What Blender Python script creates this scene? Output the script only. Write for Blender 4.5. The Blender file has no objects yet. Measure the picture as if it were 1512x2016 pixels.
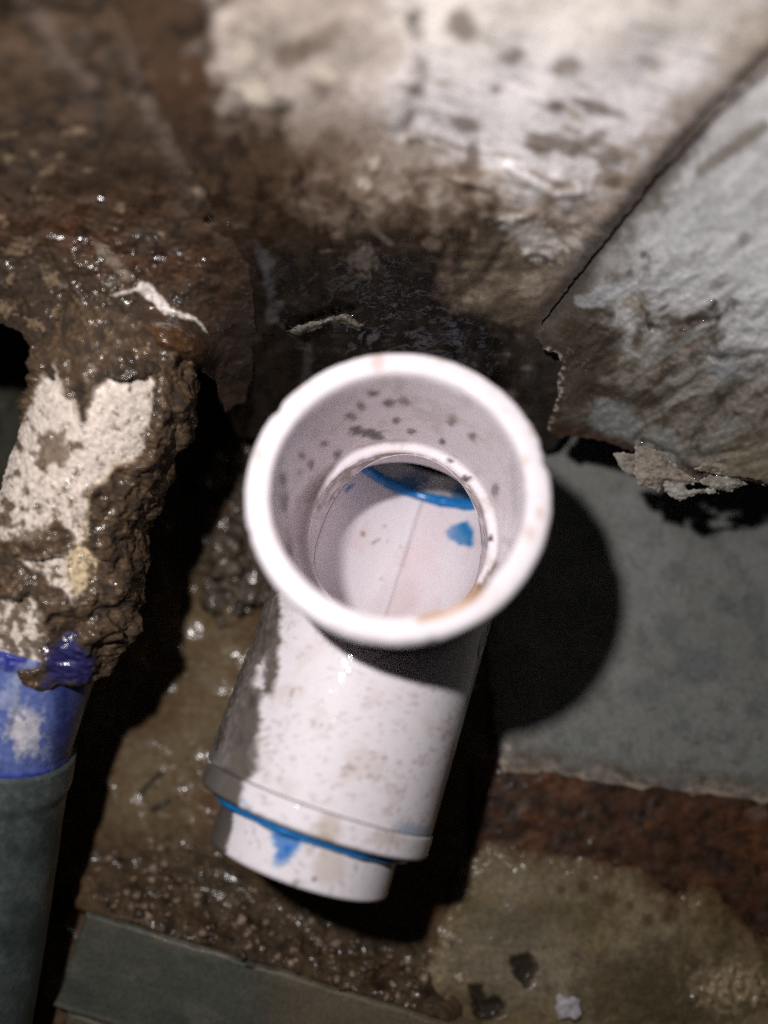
import bpy, math, random
import numpy as np
from mathutils import Matrix, Vector

# ------------------------------------------------------------------ camera, world, flash, exposure
S = bpy.context.scene
COL = S.collection
F, CX, CY = 1400.0, 756.0, 1008.0            # lens in photograph pixels
TH = math.radians(11.5)                      # camera looks steeply down into the pit
CAMH = 235.0                                 # mm above the pit floor
CT, ST = math.cos(TH), math.sin(TH)

def W(p):
    """camera-frame millimetres -> world metres"""
    p = np.asarray(p, float)
    x, y, z = p[..., 0], p[..., 1], p[..., 2]
    return np.stack([x, y*CT - z*ST, y*ST + z*CT + CAMH], -1) * 0.001

cd = bpy.data.cameras.new('camera')
cam = bpy.data.objects.new('camera', cd)
COL.objects.link(cam)
cam.location = (0, 0, CAMH*0.001)
cam.rotation_euler = (TH, 0, 0)
cd.sensor_fit = 'AUTO'
cd.sensor_width = 36
cd.lens = F/2016*36
cd.clip_start = 0.005
cd.clip_end = 20
cd.dof.use_dof = True
cd.dof.focus_distance = 0.178
cd.dof.aperture_fstop = 3.6
S.camera = cam

wd = bpy.data.worlds.new('World')
S.world = wd
wd.use_nodes = True
wd.node_tree.nodes['Background'].inputs[0].default_value = (0.9, 0.95, 1, 1)
wd.node_tree.nodes['Background'].inputs[1].default_value = 0.003

ld = bpy.data.lights.new('phone_flash', 'POINT')      # the phone's own flash, up and left of the lens
ld.energy = 1.70
ld.color = (1.0, 0.955, 0.95)
ld.shadow_soft_size = 0.0045
lamp = bpy.data.objects.new('phone_flash', ld)
COL.objects.link(lamp)
lamp.location = W((-45, 52, 25))

S.view_settings.view_transform = 'Standard'
S.view_settings.look = 'None'
S.view_settings.exposure = 0
S.view_settings.gamma = 1
S.view_settings.use_curve_mapping = False
S.render.engine = 'CYCLES'
S.cycles.use_denoising = False
S.cycles.max_bounces = 10
S.cycles.diffuse_bounces = 8
S.cycles.sample_clamp_indirect = 4

# ------------------------------------------------------------------ noise and masks (numpy)
_r = np.random.RandomState(7)
_perm = _r.permutation(256)
_perm = np.concatenate([_perm, _perm]).astype(np.int64)
_g = _r.normal(size=(256, 3))
_g /= np.linalg.norm(_g, axis=1)[:, None]

def perlin(x, y, z=0.0):
    x, y, z = np.broadcast_arrays(np.asarray(x, float), np.asarray(y, float), np.asarray(z, float))
    xi, yi, zi = np.floor(x).astype(np.int64), np.floor(y).astype(np.int64), np.floor(z).astype(np.int64)
    xf, yf, zf = x-xi, y-yi, z-zi
    u, v, w = [t*t*t*(t*(t*6-15)+10) for t in (xf, yf, zf)]
    out = 0
    for dx in (0, 1):
        wx = u if dx else 1-u
        for dy in (0, 1):
            wy = v if dy else 1-v
            for dz in (0, 1):
                wz = w if dz else 1-w
                h = _perm[_perm[_perm[(xi+dx) & 255] + ((yi+dy) & 255)] + ((zi+dz) & 255)]
                g = _g[h]
                out = out + wx*wy*wz*(g[..., 0]*(xf-dx) + g[..., 1]*(yf-dy) + g[..., 2]*(zf-dz))
    return out*1.5

def fbm(x, y, z=0.0, o=4, lac=2.03, gain=0.5):
    s, a, n = 0, 1.0, 0.0
    for k in range(o):
        s = s + a*perlin(x*lac**k, y*lac**k, z*lac**k + 17.3*k)
        n += a
        a *= gain
    return s/n*1.6

def ridged(x, y, z=0.0, o=3):
    s, a, n = 0, 1.0, 0.0
    for k in range(o):
        s = s + a*(1-np.abs(perlin(x*2.1**k, y*2.1**k, z+9.1*k))*2)
        n += a
        a *= 0.5
    return s/n

def sm(a, b, x):
    t = np.clip((x-a)/(b-a), 0, 1)
    return t*t*(3-2*t)

def polysd(px, py, poly):
    """signed distance to a polygon, positive inside"""
    P = np.asarray(poly, float)
    d = np.full(px.shape, 1e18)
    ins = np.zeros(px.shape, bool)
    n = len(P)
    for i in range(n):
        ax, ay = P[i]
        bx, by = P[(i+1) % n]
        ex, ey = bx-ax, by-ay
        t = np.clip(((px-ax)*ex + (py-ay)*ey)/(ex*ex+ey*ey+1e-9), 0, 1)
        d = np.minimum(d, (px-ax-t*ex)**2 + (py-ay-t*ey)**2)
        c = (ay > py) != (by > py)
        with np.errstate(divide='ignore', invalid='ignore'):
            xx = ax + (py-ay)*ex/(ey if abs(ey) > 1e-9 else 1e-9)
        ins ^= c & (px < xx)
    return np.where(ins, 1, -1)*np.sqrt(d)

def linedist(px, py, pts):
    P = np.asarray(pts, float)
    d = np.full(px.shape, 1e18)
    for i in range(len(P)-1):
        ax, ay = P[i]
        ex, ey = P[i+1]-P[i]
        t = np.clip(((px-ax)*ex + (py-ay)*ey)/(ex*ex+ey*ey+1e-9), 0, 1)
        d = np.minimum(d, (px-ax-t*ex)**2 + (py-ay-t*ey)**2)
    return np.sqrt(d)

def blob(px, py, cx, cy, rx, ry, rot=0):
    a = math.radians(rot)
    dx, dy = px-cx, py-cy
    u, v = dx*math.cos(a)+dy*math.sin(a), -dx*math.sin(a)+dy*math.cos(a)
    return 1-np.sqrt((u/rx)**2+(v/ry)**2)      # 1 at the middle, 0 on the edge

def mix(c, d, m):
    m = np.asarray(m)[..., None]
    return c*(1-m) + np.asarray(d, float)*m

def flat(shape, c):
    return np.broadcast_to(np.asarray(c, float), shape+(3,)).copy()

def tps(pts):
    """thin-plate depth over pixel control points [(px,py,depth)]"""
    P = np.array([(a, b) for a, b, c in pts], float)/1000
    v = np.array([c for a, b, c in pts], float)
    n = len(P)
    d = np.linalg.norm(P[:, None]-P[None], axis=2)
    K = np.where(d > 0, d*d*np.log(d+1e-12), 0)
    A = np.zeros((n+3, n+3))
    A[:n, :n] = K + 1e-4*np.eye(n)
    A[:n, n] = 1
    A[:n, n+1:] = P
    A[n, :n] = 1
    A[n+1:, :n] = P.T
    c = np.linalg.solve(A, np.concatenate([v, np.zeros(3)]))
    def f(px, py):
        x, y = px/1000, py/1000
        out = c[n] + c[n+1]*x + c[n+2]*y
        for i in range(n):
            r = np.sqrt((x-P[i, 0])**2+(y-P[i, 1])**2)
            out = out + c[i]*np.where(r > 0, r*r*np.log(r+1e-12), 0)
        return out
    return f

def ray(px, py):
    return np.stack([(px-CX)/F, (CY-py)/F, -np.ones_like(px, dtype=float)], -1)

def proj(p):
    p = np.asarray(p, float)
    return CX + F*p[..., 0]/-p[..., 2], CY - F*p[..., 1]/-p[..., 2]

def floor_depth(px, py, h=0.0):
    """depth along the camera axis to the level h mm above the pit floor"""
    return (CAMH-h)/(CT - (CY-py)/F*ST)

# ------------------------------------------------------------------ materials
def principled(name):
    m = bpy.data.materials.new(name)
    m.use_nodes = True
    return m, m.node_tree, m.node_tree.nodes['Principled BSDF']

def node(nt, t, **kw):
    n = nt.nodes.new(t)
    for k, v in kw.items():
        setattr(n, k, v)
    return n

def painted(name, rough_dry=0.85, rough_wet=0.3, coat=0.6, coat_rough=0.12, grain=700, grain_amt=0.35,
            bumps=((900, 0.00025), (260, 0.0005)), spec=0.4, film=(480, 0.0002), coat_const=None):
    """colour and wetness come from the 'Col' attribute; grain, relief and gloss are procedural"""
    m, nt, b = principled(name)
    L = nt.links.new
    at = node(nt, 'ShaderNodeAttribute', attribute_name='Col')
    tc = node(nt, 'ShaderNodeTexCoord')
    n1 = node(nt, 'ShaderNodeTexNoise')
    n1.inputs['Scale'].default_value = grain
    n1.inputs['Detail'].default_value = 5
    n1.inputs['Roughness'].default_value = 0.65
    L(tc.outputs['Object'], n1.inputs['Vector'])
    mr = node(nt, 'ShaderNodeMapRange')
    mr.inputs['From Min'].default_value = 0.25
    mr.inputs['From Max'].default_value = 0.75
    mr.inputs['To Min'].default_value = 1-grain_amt
    mr.inputs['To Max'].default_value = 1+grain_amt
    L(n1.outputs['Fac'], mr.inputs['Value'])
    mx = node(nt, 'ShaderNodeVectorMath', operation='SCALE')
    L(at.outputs['Color'], mx.inputs[0])
    L(mr.outputs['Result'], mx.inputs['Scale'])
    L(mx.outputs['Vector'], b.inputs['Base Color'])
    rr = node(nt, 'ShaderNodeMapRange')
    rr.inputs['To Min'].default_value = rough_dry
    rr.inputs['To Max'].default_value = rough_wet
    L(at.outputs['Alpha'], rr.inputs['Value'])
    L(rr.outputs['Result'], b.inputs['Roughness'])
    b.inputs['Specular IOR Level'].default_value = spec
    cw = node(nt, 'ShaderNodeMath', operation='MULTIPLY')
    cw.inputs[1].default_value = coat
    L(at.outputs['Alpha'], cw.inputs[0])
    if coat_const is None:
        L(cw.outputs[0], b.inputs['Coat Weight'])
    else:
        b.inputs['Coat Weight'].default_value = coat_const
        coat = coat_const
    b.inputs['Coat Roughness'].default_value = coat_rough
    prev = None
    for sc, dist in bumps:
        n = node(nt, 'ShaderNodeTexNoise')
        n.inputs['Scale'].default_value = sc
        n.inputs['Detail'].default_value = 3
        L(tc.outputs['Object'], n.inputs['Vector'])
        bp = node(nt, 'ShaderNodeBump')
        bp.inputs['Strength'].default_value = 1
        bp.inputs['Distance'].default_value = dist
        L(n.outputs['Fac'], bp.inputs['Height'])
        if prev is not None:
            L(prev.outputs['Normal'], bp.inputs['Normal'])
        prev = bp
    if prev is not None:
        L(prev.outputs['Normal'], b.inputs['Normal'])
    if coat > 0:        # the water film on top has its own, smoother ripple: small separate glints
        n = node(nt, 'ShaderNodeTexNoise')
        n.inputs['Scale'].default_value = film[0]
        n.inputs['Detail'].default_value = 1.0
        n.inputs['Distortion'].default_value = 0.6
        L(tc.outputs['Object'], n.inputs['Vector'])
        bp = node(nt, 'ShaderNodeBump')
        bp.inputs['Distance'].default_value = film[1]
        L(n.outputs['Fac'], bp.inputs['Height'])
        L(bp.outputs['Normal'], b.inputs['Coat Normal'])
    return m

M_WALL = painted('peeling_paint', coat=0.9, coat_rough=0.04, film=(300, .0005), grain_amt=0.22, bumps=((1400, 0.00008), (420, 0.00014)))
M_MUD = painted('wet_mud', coat=1.0, coat_rough=0.15, film=(260, .0011), rough_wet=.4, grain_amt=0.4, bumps=((1500, 0.00010), (420, 0.0003)))
M_CRUST = painted('mud_crust', coat=1.0, coat_rough=0.15, film=(280, .0011), rough_wet=.4, grain_amt=0.35, bumps=((1700, 0.0001), (600, 0.00022)))
M_FLOOR = painted('pit_floor', coat=1.0, coat_rough=0.19, film=(260, .0008), rough_wet=.45, grain_amt=0.3, bumps=((1300, 0.00012), (420, 0.0003)))
M_STONE = painted('stone_chips', coat=0.25, coat_rough=0.15, grain_amt=0.4)
M_PVC = painted('white_pvc', rough_dry=0.55, rough_wet=0.5, coat=0.0, coat_const=0.55, coat_rough=0.05, film=(260, 0.00022), grain=900, grain_amt=0.05, spec=0.3,
                bumps=((500, 0.00002), (1800, .00002)))
M_PIPE = painted('grey_plastic_pipe', rough_dry=0.5, rough_wet=0.3, coat=0.3, grain_amt=0.3, bumps=((700, 0.0001),))
M_BOARD = painted('grey_green_board', rough_dry=0.6, coat=0.2, grain=1200, grain_amt=0.3, bumps=((1600, 0.00006),))
M_FLAKE = painted('paint_flake', coat=0.2, grain_amt=0.3, bumps=((1500, 0.0001), (400, 0.0003)))
M_GLUE, _nt, _b = principled('blue_solvent_cement')
_b.inputs['Base Color'].default_value = (0.012, 0.19, 0.52, 1)
_b.inputs['Roughness'].default_value = 0.22

# ------------------------------------------------------------------ mesh helpers
def empty(name, loc):
    o = bpy.data.objects.new(name, None)
    o.empty_display_size = 0.01
    COL.objects.link(o)
    o.location = loc
    return o

def tag(o, label=None, cat=None, group=None, kind=None):
    if label: o['label'] = label
    if cat: o['category'] = cat
    if group: o['group'] = group
    if kind: o['kind'] = kind
    return o

def mesh_obj(name, verts, faces, col=None, wet=None, mat=None, parent=None, origin=None, smooth=True):
    """verts in world metres (or in the parent's frame when origin is None)"""
    verts = np.asarray(verts, float)
    if origin is not None:
        verts = verts - np.asarray(origin, float)
    me = bpy.data.meshes.new(name)
    faces = np.asarray(faces, dtype=np.int32)
    k = faces.shape[1]
    me.vertices.add(len(verts))
    me.vertices.foreach_set('co', verts.astype(np.float32).ravel())
    me.loops.add(faces.size)
    me.loops.foreach_set('vertex_index', faces.ravel())
    me.polygons.add(len(faces))
    me.polygons.foreach_set('loop_start', np.arange(0, faces.size, k, dtype=np.int32))
    me.polygons.foreach_set('loop_total', np.full(len(faces), k, dtype=np.int32))
    me.update(calc_edges=True)
    me.validate()
    if smooth:
        me.polygons.foreach_set('use_smooth', np.ones(len(me.polygons), bool))
    if col is not None:
        a = me.color_attributes.new('Col', 'FLOAT_COLOR', 'POINT')
        c = np.ones((len(verts), 4), np.float32)
        c[:, :3] = np.clip(col, 0, 1)
        c[:, 3] = 0 if wet is None else np.clip(wet, 0, 1)
        a.data.foreach_set('color', c.ravel())
    if mat:
        me.materials.append(mat)
    o = bpy.data.objects.new(name, me)
    COL.objects.link(o)
    if parent is not None:
        o.parent = parent
    elif origin is not None:
        o.location = origin
    return o

def sheet(name, bbox, step, poly, depth_fn, colour_fn, mat, thick=2.0, rag=0.0, rag_scale=14, parent=None, seed=0):
    """a real surface: every grid point sits at its own depth; cut to an outline, given thickness"""
    x0, y0, x1, y1 = bbox
    if isinstance(step, tuple):
        xs, ys = step
    else:
        xs, ys = np.linspace(x0, x1, int((x1-x0)/step)+1), np.linspace(y0, y1, int((y1-y0)/step)+1)
    nx, ny = len(xs), len(ys)
    gx, gy = np.meshgrid(xs, ys)
    if poly is not None:
        sd = polysd(gx, gy, poly)
        if rag:
            sd = sd + rag*fbm(gx/rag_scale, gy/rag_scale, seed+3.3, 3)
        keepv = sd > 0
        # pull the border points onto the outline so that the edge is not stepped
        gyy, gxx = np.gradient(sd, gy[:, 0], gx[0])
        gl = gxx**2+gyy**2+1e-6
        near = (np.abs(sd) < 1.5*step)
        mv = near & (sd < 0)
        gx = np.where(mv, gx - np.clip(sd*gxx/gl, -1.5*step, 1.5*step), gx)
        gy = np.where(mv, gy - np.clip(sd*gyy/gl, -1.5*step, 1.5*step), gy)
    else:
        keepv = np.ones(gx.shape, bool)
        sd = np.full(gx.shape, 1e3)
    idx = np.arange(nx*ny).reshape(ny, nx)
    q = np.stack([idx[:-1, :-1], idx[1:, :-1], idx[1:, 1:], idx[:-1, 1:]], -1).reshape(-1, 4)
    kq = keepv.ravel()[q].sum(1) >= 2
    q = q[kq]
    used = np.unique(q)
    remap = np.full(nx*ny, -1)
    remap[used] = np.arange(len(used))
    q = remap[q]
    px, py = gx.ravel()[used], gy.ravel()[used]
    sdv = sd.ravel()[used]
    dep = depth_fn(px, py, sdv)
    col, wet = colour_fn(px, py, sdv)
    cp = ray(px, py)*dep[:, None]
    wp = W(cp)
    if thick > 0:      # back side and rim
        n = len(wp)
        back = W(ray(px, py)*(dep+thick)[:, None])
        e = np.concatenate([q[:, [0, 1]], q[:, [1, 2]], q[:, [2, 3]], q[:, [3, 0]]])
        key = np.sort(e, 1)
        _, inv, cnt = np.unique(key[:, 0].astype(np.int64)*n + key[:, 1], return_inverse=True, return_counts=True)
        be = e[cnt[inv] == 1]
        rim = np.stack([be[:, 1], be[:, 0], be[:, 0]+n, be[:, 1]+n], -1)
        q = np.concatenate([q, q[:, ::-1]+n, rim])
        wp = np.concatenate([wp, back])
        col = np.concatenate([col, col*0.7])
        wet = np.concatenate([wet, wet])
    org = wp.mean(0)
    org[2] = wp[:, 2].min()
    if parent is not None:
        return mesh_obj(name, wp - np.array(parent.location), q, col, wet, mat, parent)
    return mesh_obj(name, wp, q, col, wet, mat, None, org)

# ------------------------------------------------------------------ pit floor
def ground_relief(px, py):
    r = 2.0*fbm(px/160, py/160, 1.1, 4) + 0.7*fbm(px/30, py/30, 2.2, 4)
    bl = linedist(px, py, [(182, 1802), (840, 2005)])
    below = sm(-6, 6, (py-1800)-(px-180)*.3076)
    heap = sm(120, 5, bl+25*fbm(px/50, py/50, 3.1, 3))
    r = r + 9.6*heap*(1-below) - 3*below*sm(60, 20, bl)
    crumb = sm(-60, 60, polysd(px, py, [(190, 1690), (330, 1640), (430, 1690), (560, 1770), (700, 1850), (900, 1900), (960, 1990), (840, 2000), (180, 1800)]))
    r = r + crumb*(1.1*fbm(px/26, py/26, 2.7, 3) + .5*fbm(px/9, py/9, 2.8, 3))
    lump = sm(-60, 40, polysd(px, py, [(430, 820), (520, 820), (560, 1190), (470, 1230), (390, 1150), (380, 1080), (440, 1000)]))
    r = r + lump*(5 + 5*(ridged(px/75, py/75, 2.9, 2)-.4) + 1.2*fbm(px/22, py/22, 2.95, 3))
    return r - 3.2*sm(880, 960, px)*sm(1400, 1480, py)

def ground_depth(px, py, sd):
    return floor_depth(px, py, ground_relief(px, py))

def ground_colour(px, py, sd):
    n1, n2, n3 = fbm(px/150, py/150, 5, 4), fbm(px/38, py/38, 6, 4), fbm(px/12, py/12, 7, 3)
    c = flat(px.shape, (0.185, 0.130, 0.078))
    c = mix(c, (0.27, 0.215, 0.15), sm(0.0, 0.6, n1+0.4*n2))
    c = mix(c, (0.13, 0.088, 0.052), sm(0.0, 0.55, -n1*0.6+0.8*n2+0.2*n3))
    c = mix(c, (0.16, 0.075, 0.032), 0.6*sm(0.2, 0.7, fbm(px/90, py/90, 9, 3)+0.3*n3))
    # pale washed strip beside the crusted pipe, darker gravelly mud nearer the board
    pale = sm(-40, 60, polysd(px, py, [(230, 1480), (330, 1440), (430, 1250), (470, 1230), (450, 1450), (330, 1560), (290, 1640), (215, 1600)])+30*n2)
    c = mix(c, (0.30, 0.25, 0.175), pale*0.8)
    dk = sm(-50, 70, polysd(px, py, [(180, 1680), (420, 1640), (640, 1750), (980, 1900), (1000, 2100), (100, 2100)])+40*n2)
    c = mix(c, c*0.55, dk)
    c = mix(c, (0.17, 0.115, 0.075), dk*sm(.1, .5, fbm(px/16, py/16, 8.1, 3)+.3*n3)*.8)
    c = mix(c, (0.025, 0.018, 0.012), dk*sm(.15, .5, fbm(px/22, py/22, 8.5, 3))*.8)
    up = sm(1230, 1080, py + 60*n1)
    c = mix(c, (0.088, 0.066, 0.045), up)
    # far grey floor seen left of the crusted pipe
    gl = sm(150, 60, px+30*n1)*sm(1250, 1150, py)
    c = mix(c, (0.060, 0.066, 0.056), gl)
    # scratches of dark grit
    for p in ([(280, 1560), (315, 1520)], [(300, 1595), (330, 1580)], [(510, 1330), (525, 1290)]):
        c = mix(c, (0.03, 0.03, 0.035), sm(9, 3, linedist(px, py, p)+3*n3)*0.8)
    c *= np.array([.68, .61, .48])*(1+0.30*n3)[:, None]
    wet = sm(-.1, .45, n2+.5*n1+.05)
    return c, wet

gxs = np.concatenate([np.linspace(-1800, -140, 60), np.arange(-130, 1640, 5.0), np.linspace(1650, 3300, 60)])
gys = np.concatenate([np.linspace(-700, 380, 40), np.linspace(400, 700, 40), np.arange(705, 2150, 5.0), np.linspace(2160, 3800, 60)])
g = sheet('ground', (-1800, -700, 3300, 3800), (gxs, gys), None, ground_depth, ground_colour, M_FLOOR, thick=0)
tag(g, kind='structure')

# grey concrete slab on the right
SLAB = [(930, 620), (2050, 560), (2050, 1580), (1512, 1580), (1400, 1566), (1290, 1552), (1210, 1548), (1150, 1532), (1080, 1520), (985, 1522), (960, 1300)]

def slab_depth(px, py, sd):
    r = 4.0 + 0.35*fbm(px/120, py/120, 11, 3) + 0.08*fbm(px/22, py/22, 12, 3)
    return floor_depth(px, py, r - 1.6*sm(25, 0, sd + 9*fbm(px/30, py/30, 13, 3)))

def slab_colour(px, py, sd):
    n1, n2, n3 = fbm(px/170, py/170, 15, 4), fbm(px/45, py/45, 16, 4), fbm(px/9, py/9, 17, 3)
    c = flat(px.shape, (0.275, 0.285, 0.265))
    c = mix(c, (0.34, 0.345, 0.33), sm(-0.1, 0.6, n1))
    c = mix(c, (0.20, 0.215, 0.205), sm(0.05, 0.5, n2-0.2*n1)*0.55)
    for cx, cy, rx, ry in ((1375, 1310, 60, 42), (1330, 1130, 35, 26), (1425, 1190, 26, 24), (1275, 1360, 40, 28), (1430, 1450, 24, 22),
                           (1440, 1105, 25, 20), (1490, 1390, 30, 22), (1315, 1235, 30, 34), (1265, 1265, 14, 14), (1490, 1200, 24, 60), (1340, 1430, 26, 20)):
        c = mix(c, (0.165, 0.175, 0.19), 0.55*sm(-0.15, 0.45, blob(px, py, cx, cy, rx, ry)+0.25*n2))
    e = sd + 16*n2
    c = mix(c, (0.11, 0.075, 0.03), sm(58, 38, e)*sm(1440, 1480, py)*(0.35+0.6*sm(-.2, .3, n1+.5*n2)))
    c = mix(c, (0.24, 0.22, 0.20), sm(34, 22, e)*sm(1440, 1480, py))
    c = mix(c, (0.54, 0.44, 0.35), sm(32, 8, e)*sm(1440, 1480, py)*sm(-0.40, 0.05, n2+.6*n1))
    grit = fbm(px/5, py/5, 18, 2)
    c = mix(c, (0.12, 0.10, 0.075), .7*sm(.42, .6, grit+.35*n2))
    c = mix(c, (0.42, 0.42, 0.40), .5*sm(.45, .65, -grit+.3*n1))
    c = mix(c, (0.20, 0.155, 0.10), .5*sm(.1, .5, n1+.6*n2)*sm(1330, 1500, py+50*n1))
    c *= .78*(1+0.20*n3)[:, None]
    return c, np.clip(0.25+0.3*n1, 0, 1)

o = sheet('concrete_slab', (930, 560, 2050, 1590), 4.0, SLAB, slab_depth, slab_colour, M_BOARD, thick=6, rag=8, rag_scale=30)
tag(o, 'smooth grey concrete slab with bluish stains under the peeling wall', 'slab')

# rusty brick course between slab and mortar
BRICK = [(930, 1490), (1200, 1480), (2050, 1560), (2050, 1920), (1560, 1860), (1370, 1790), (1180, 1740), (930, 1690)]

def brick_depth(px, py, sd):
    r = 1.6 + 0.6*fbm(px/90, py/90, 21, 4) + 0.3*fbm(px/22, py/22, 22, 4)
    return floor_depth(px, py, r)

def brick_colour(px, py, sd):
    n1, n2, n3 = fbm(px/110, py/110, 25, 4), fbm(px/32, py/32, 26, 4), fbm(px/9, py/9, 27, 3)
    c = flat(px.shape, (0.105, 0.052, 0.026))
    c = mix(c, (0.20, 0.088, 0.036), sm(0.0, 0.6, n1+0.5*n2))
    c = mix(c, (0.045, 0.024, 0.014), sm(0.0, 0.5, n2-0.4*n1))
    c = mix(c, (0.22, 0.10, 0.05), 0.8*sm(-.2, .5, blob(px, py, 1110, 1545, 55, 30, 20)+.3*n2))
    c = mix(c, (0.30, 0.24, 0.19), .6*sm(-.1, 0.7, blob(px, py, 1028, 1587, 18, 16)+.6*n3))
    c = mix(c, (0.30, 0.24, 0.20), .6*sm(-.1, 0.7, blob(px, py, 1492, 1600, 24, 22)+.6*n3))
    c = mix(c, (0.022, 0.014, 0.009), .7*sm(.0, .45, fbm(px/60, py/30, 28, 4)+.3*n3))
    c *= np.array([.64, .53, .46])*(1+0.4*n3)[:, None]
    return c, np.clip(0.6+0.6*n2, 0, 1)

o = sheet('brick', (930, 1480, 2050, 1920), 4.0, BRICK, brick_depth, brick_colour, M_FLOOR, thick=5)
tag(o, 'rusty red-brown brick between the grey slab and the tan mortar', 'brick')

# tan mortar bed with holes
MORTAR = [(905, 1700), (960, 1655), (1050, 1672), (1120, 1684), (1200, 1692), (1262, 1702), (1290, 1735), (1330, 1762), (1362, 1742),
          (1400, 1742), (1440, 1790), (1480, 1830), (1560, 1880), (2050, 2000), (2050, 2420), (700, 2420), (760, 2080), (800, 1960), (850, 1860)]
HOLE = [(1005, 1885), (1040, 1878), (1056, 1900), (1050, 1925), (1036, 1942), (1015, 1920)]
HOLE2 = [(925, 1945), (945, 1938), (955, 1968), (985, 1965), (992, 1985), (970, 2005), (940, 2008)]

def holes(px, py):
    w = 9*fbm(px/14, py/14, 33, 4)
    return np.maximum(sm(-6, 7, polysd(px, py, HOLE)+w), sm(-6, 7, polysd(px, py, HOLE2)+w))

def mortar_depth(px, py, sd):
    r = 4.0 + 0.8*fbm(px/120, py/120, 31, 4) + 0.28*fbm(px/26, py/26, 32, 4) - 4.8*holes(px, py)
    r = r + 1.5*sm(-.3, .6, blob(px, py, 1440, 1945, 90, 55))*(0.4+fbm(px/16, py/16, 34, 3))
    return floor_depth(px, py, r - 2.2*sm(50, 0, sd+14*fbm(px/30, py/30, 39, 3)))

def mortar_colour(px, py, sd):
    n1, n2, n3 = fbm(px/150, py/150, 35, 4), fbm(px/40, py/40, 36, 4), fbm(px/10, py/10, 37, 3)
    c = flat(px.shape, (0.27, 0.215, 0.140))
    c = mix(c, (0.36, 0.31, 0.235), sm(-0.1, 0.6, -n1+.3*n2))
    c = mix(c, (0.16, 0.135, 0.075), sm(0.0, 0.5, n1+0.5*n2)*0.85)
    c = mix(c, (0.31, 0.28, 0.24), 0.8*sm(-.4, .5, blob(px, py, 1010, 1900, 150, 90)+.4*n2))
    c = mix(c, (0.33, 0.29, 0.235), 0.7*sm(-.3, .4, blob(px, py, 1060, 1720, 150, 60)+.4*n2))
    c = mix(c, (0.17, 0.16, 0.12), 0.7*sm(-.3, .5, blob(px, py, 1000, 1820, 90, 45)+.5*n2))
    c = mix(c, (0.10, 0.085, 0.05), 0.8*sm(-.5, .5, blob(px, py, 1300, 1960, 170, 110)+.7*n2))
    c = mix(c, (0.13, 0.10, 0.06), 0.8*sm(1900, 2010, py+70*n2)*sm(1100, 900, px))
    c = mix(c, (0.42, 0.34, 0.25), 0.8*sm(-.3, .5, blob(px, py, 1440, 1945, 80, 45)+.8*fbm(px/16, py/16, 38, 3)))
    c = mix(c, (0.14, 0.085, 0.04), .75*sm(75, 5, sd+40*n2)*sm(2100, 1800, py)*sm(880, 980, px))
    c = mix(c, (0.10, 0.05, 0.02), sm(16, 2, sd+8*n2))
    for a, b_, r in ((1148, 1745, 12), (1198, 1770, 16), (1240, 1784, 9), (1320, 1800, 18), (1275, 1810, 12), (892, 1860, 10), (1105, 1752, 8), (1490, 1835, 15)):
        c = mix(c, (0.10, 0.065, 0.035), 0.8*sm(-.3, .4, blob(px, py, a, b_, r, r*1.2)+.5*n3))
    c = mix(c, (0.022, 0.014, 0.008), holes(px, py)*0.97)
    c *= np.array([.76, .70, .555])*(1+0.34*n3)[:, None]
    return c, np.clip(0.4+0.5*n2, 0, 1)

o = sheet('mortar_bed', (700, 1640, 2050, 2420), 4.0, MORTAR, mortar_depth, mortar_colour, M_FLOOR, thick=5, rag=10, rag_scale=22)
tag(o, 'tan cement bed with two dark holes below the rusty brick', 'mortar')

# ------------------------------------------------------------------ walls of the pit
C_CTRL = [(px, py, 128.1/(.878*(CY-py)/F+.48)) for px in (-200, 500, 1100, 1800) for py in (-200, 0, 200, 400, 600, 800, 900)]
c_plane = lambda px, py: 128.1/(.878*(CY-py)/F+.48)

CENTRE = [(120, -260), (1990, -260), (1840, -120), (1512, 130), (1400, 235), (1290, 352), (1180, 490), (1100, 590), (1066, 640), (1112, 690), (1118, 770), (1100, 880), (1046, 900),
          (700, 900), (560, 870), (470, 860), (430, 790), (420, 420), (300, 180)]
CRACK = [(1840, -130), (1512, 118), (1395, 232), (1300, 340), (1240, 412), (1180, 488), (1128, 558), (1092, 603), (1058, 645)]
LIPSLIT = [(572, 645), (600, 632), (655, 612), (692, 610)]

def centre_depth(px, py, sd):
    d = c_plane(px, py)
    rough = sm(250, 560, py)
    rel = 1.5*fbm(px/210, py/210, 41, 2) + (.10+.45*rough)*fbm(px/42, py/42, 42, 4)
    rel = rel + rough*1.0*(ridged(px/80, py/50, 43, 2)-.5) + rough*0.12*fbm(px/10, py/10, 44, 3)
    # lip of torn skin and the slit above it
    rel = rel - 4.0*sm(11, 3, linedist(px, py, LIPSLIT)+2*fbm(px/9, py/9, 45, 2))
    # folds on the painted half
    for pts, a, w in (([(1100, 350), (1160, 420), (1250, 445)], 1.0, 14), ([(1000, 330), (1090, 385), (1140, 380)], 0.9, 10), ([(880, 350), (960, 372)], .6, 7),
                      ([(960, 430), (1010, 440), (1050, 420)], 0.8, 9), ([(1000, 470), (960, 540), (910, 580)], -1.2, 12), ([(1070, 500), (1100, 520), (1110, 560)], .9, 10)):
        rel = rel + a*np.exp(-(linedist(px, py, pts)/w)**2)
    rel = rel - .7*np.exp(-(linedist(px, py, [(820, 40), (832, 150), (815, 220), (790, 262)])/16)**2)
    cd_ = linedist(px, py, CRACK)
    rel = rel*sm(-20, 90, cd_) + .25 - 1.3*np.exp(-(cd_/17)**2)
    rel = rel - 2.2*sm(1025, 1075, px+14*fbm(px/25, py/25, 46, 3))*sm(650, 700, py)      # recess beside the other wall
    return d - rel

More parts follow.
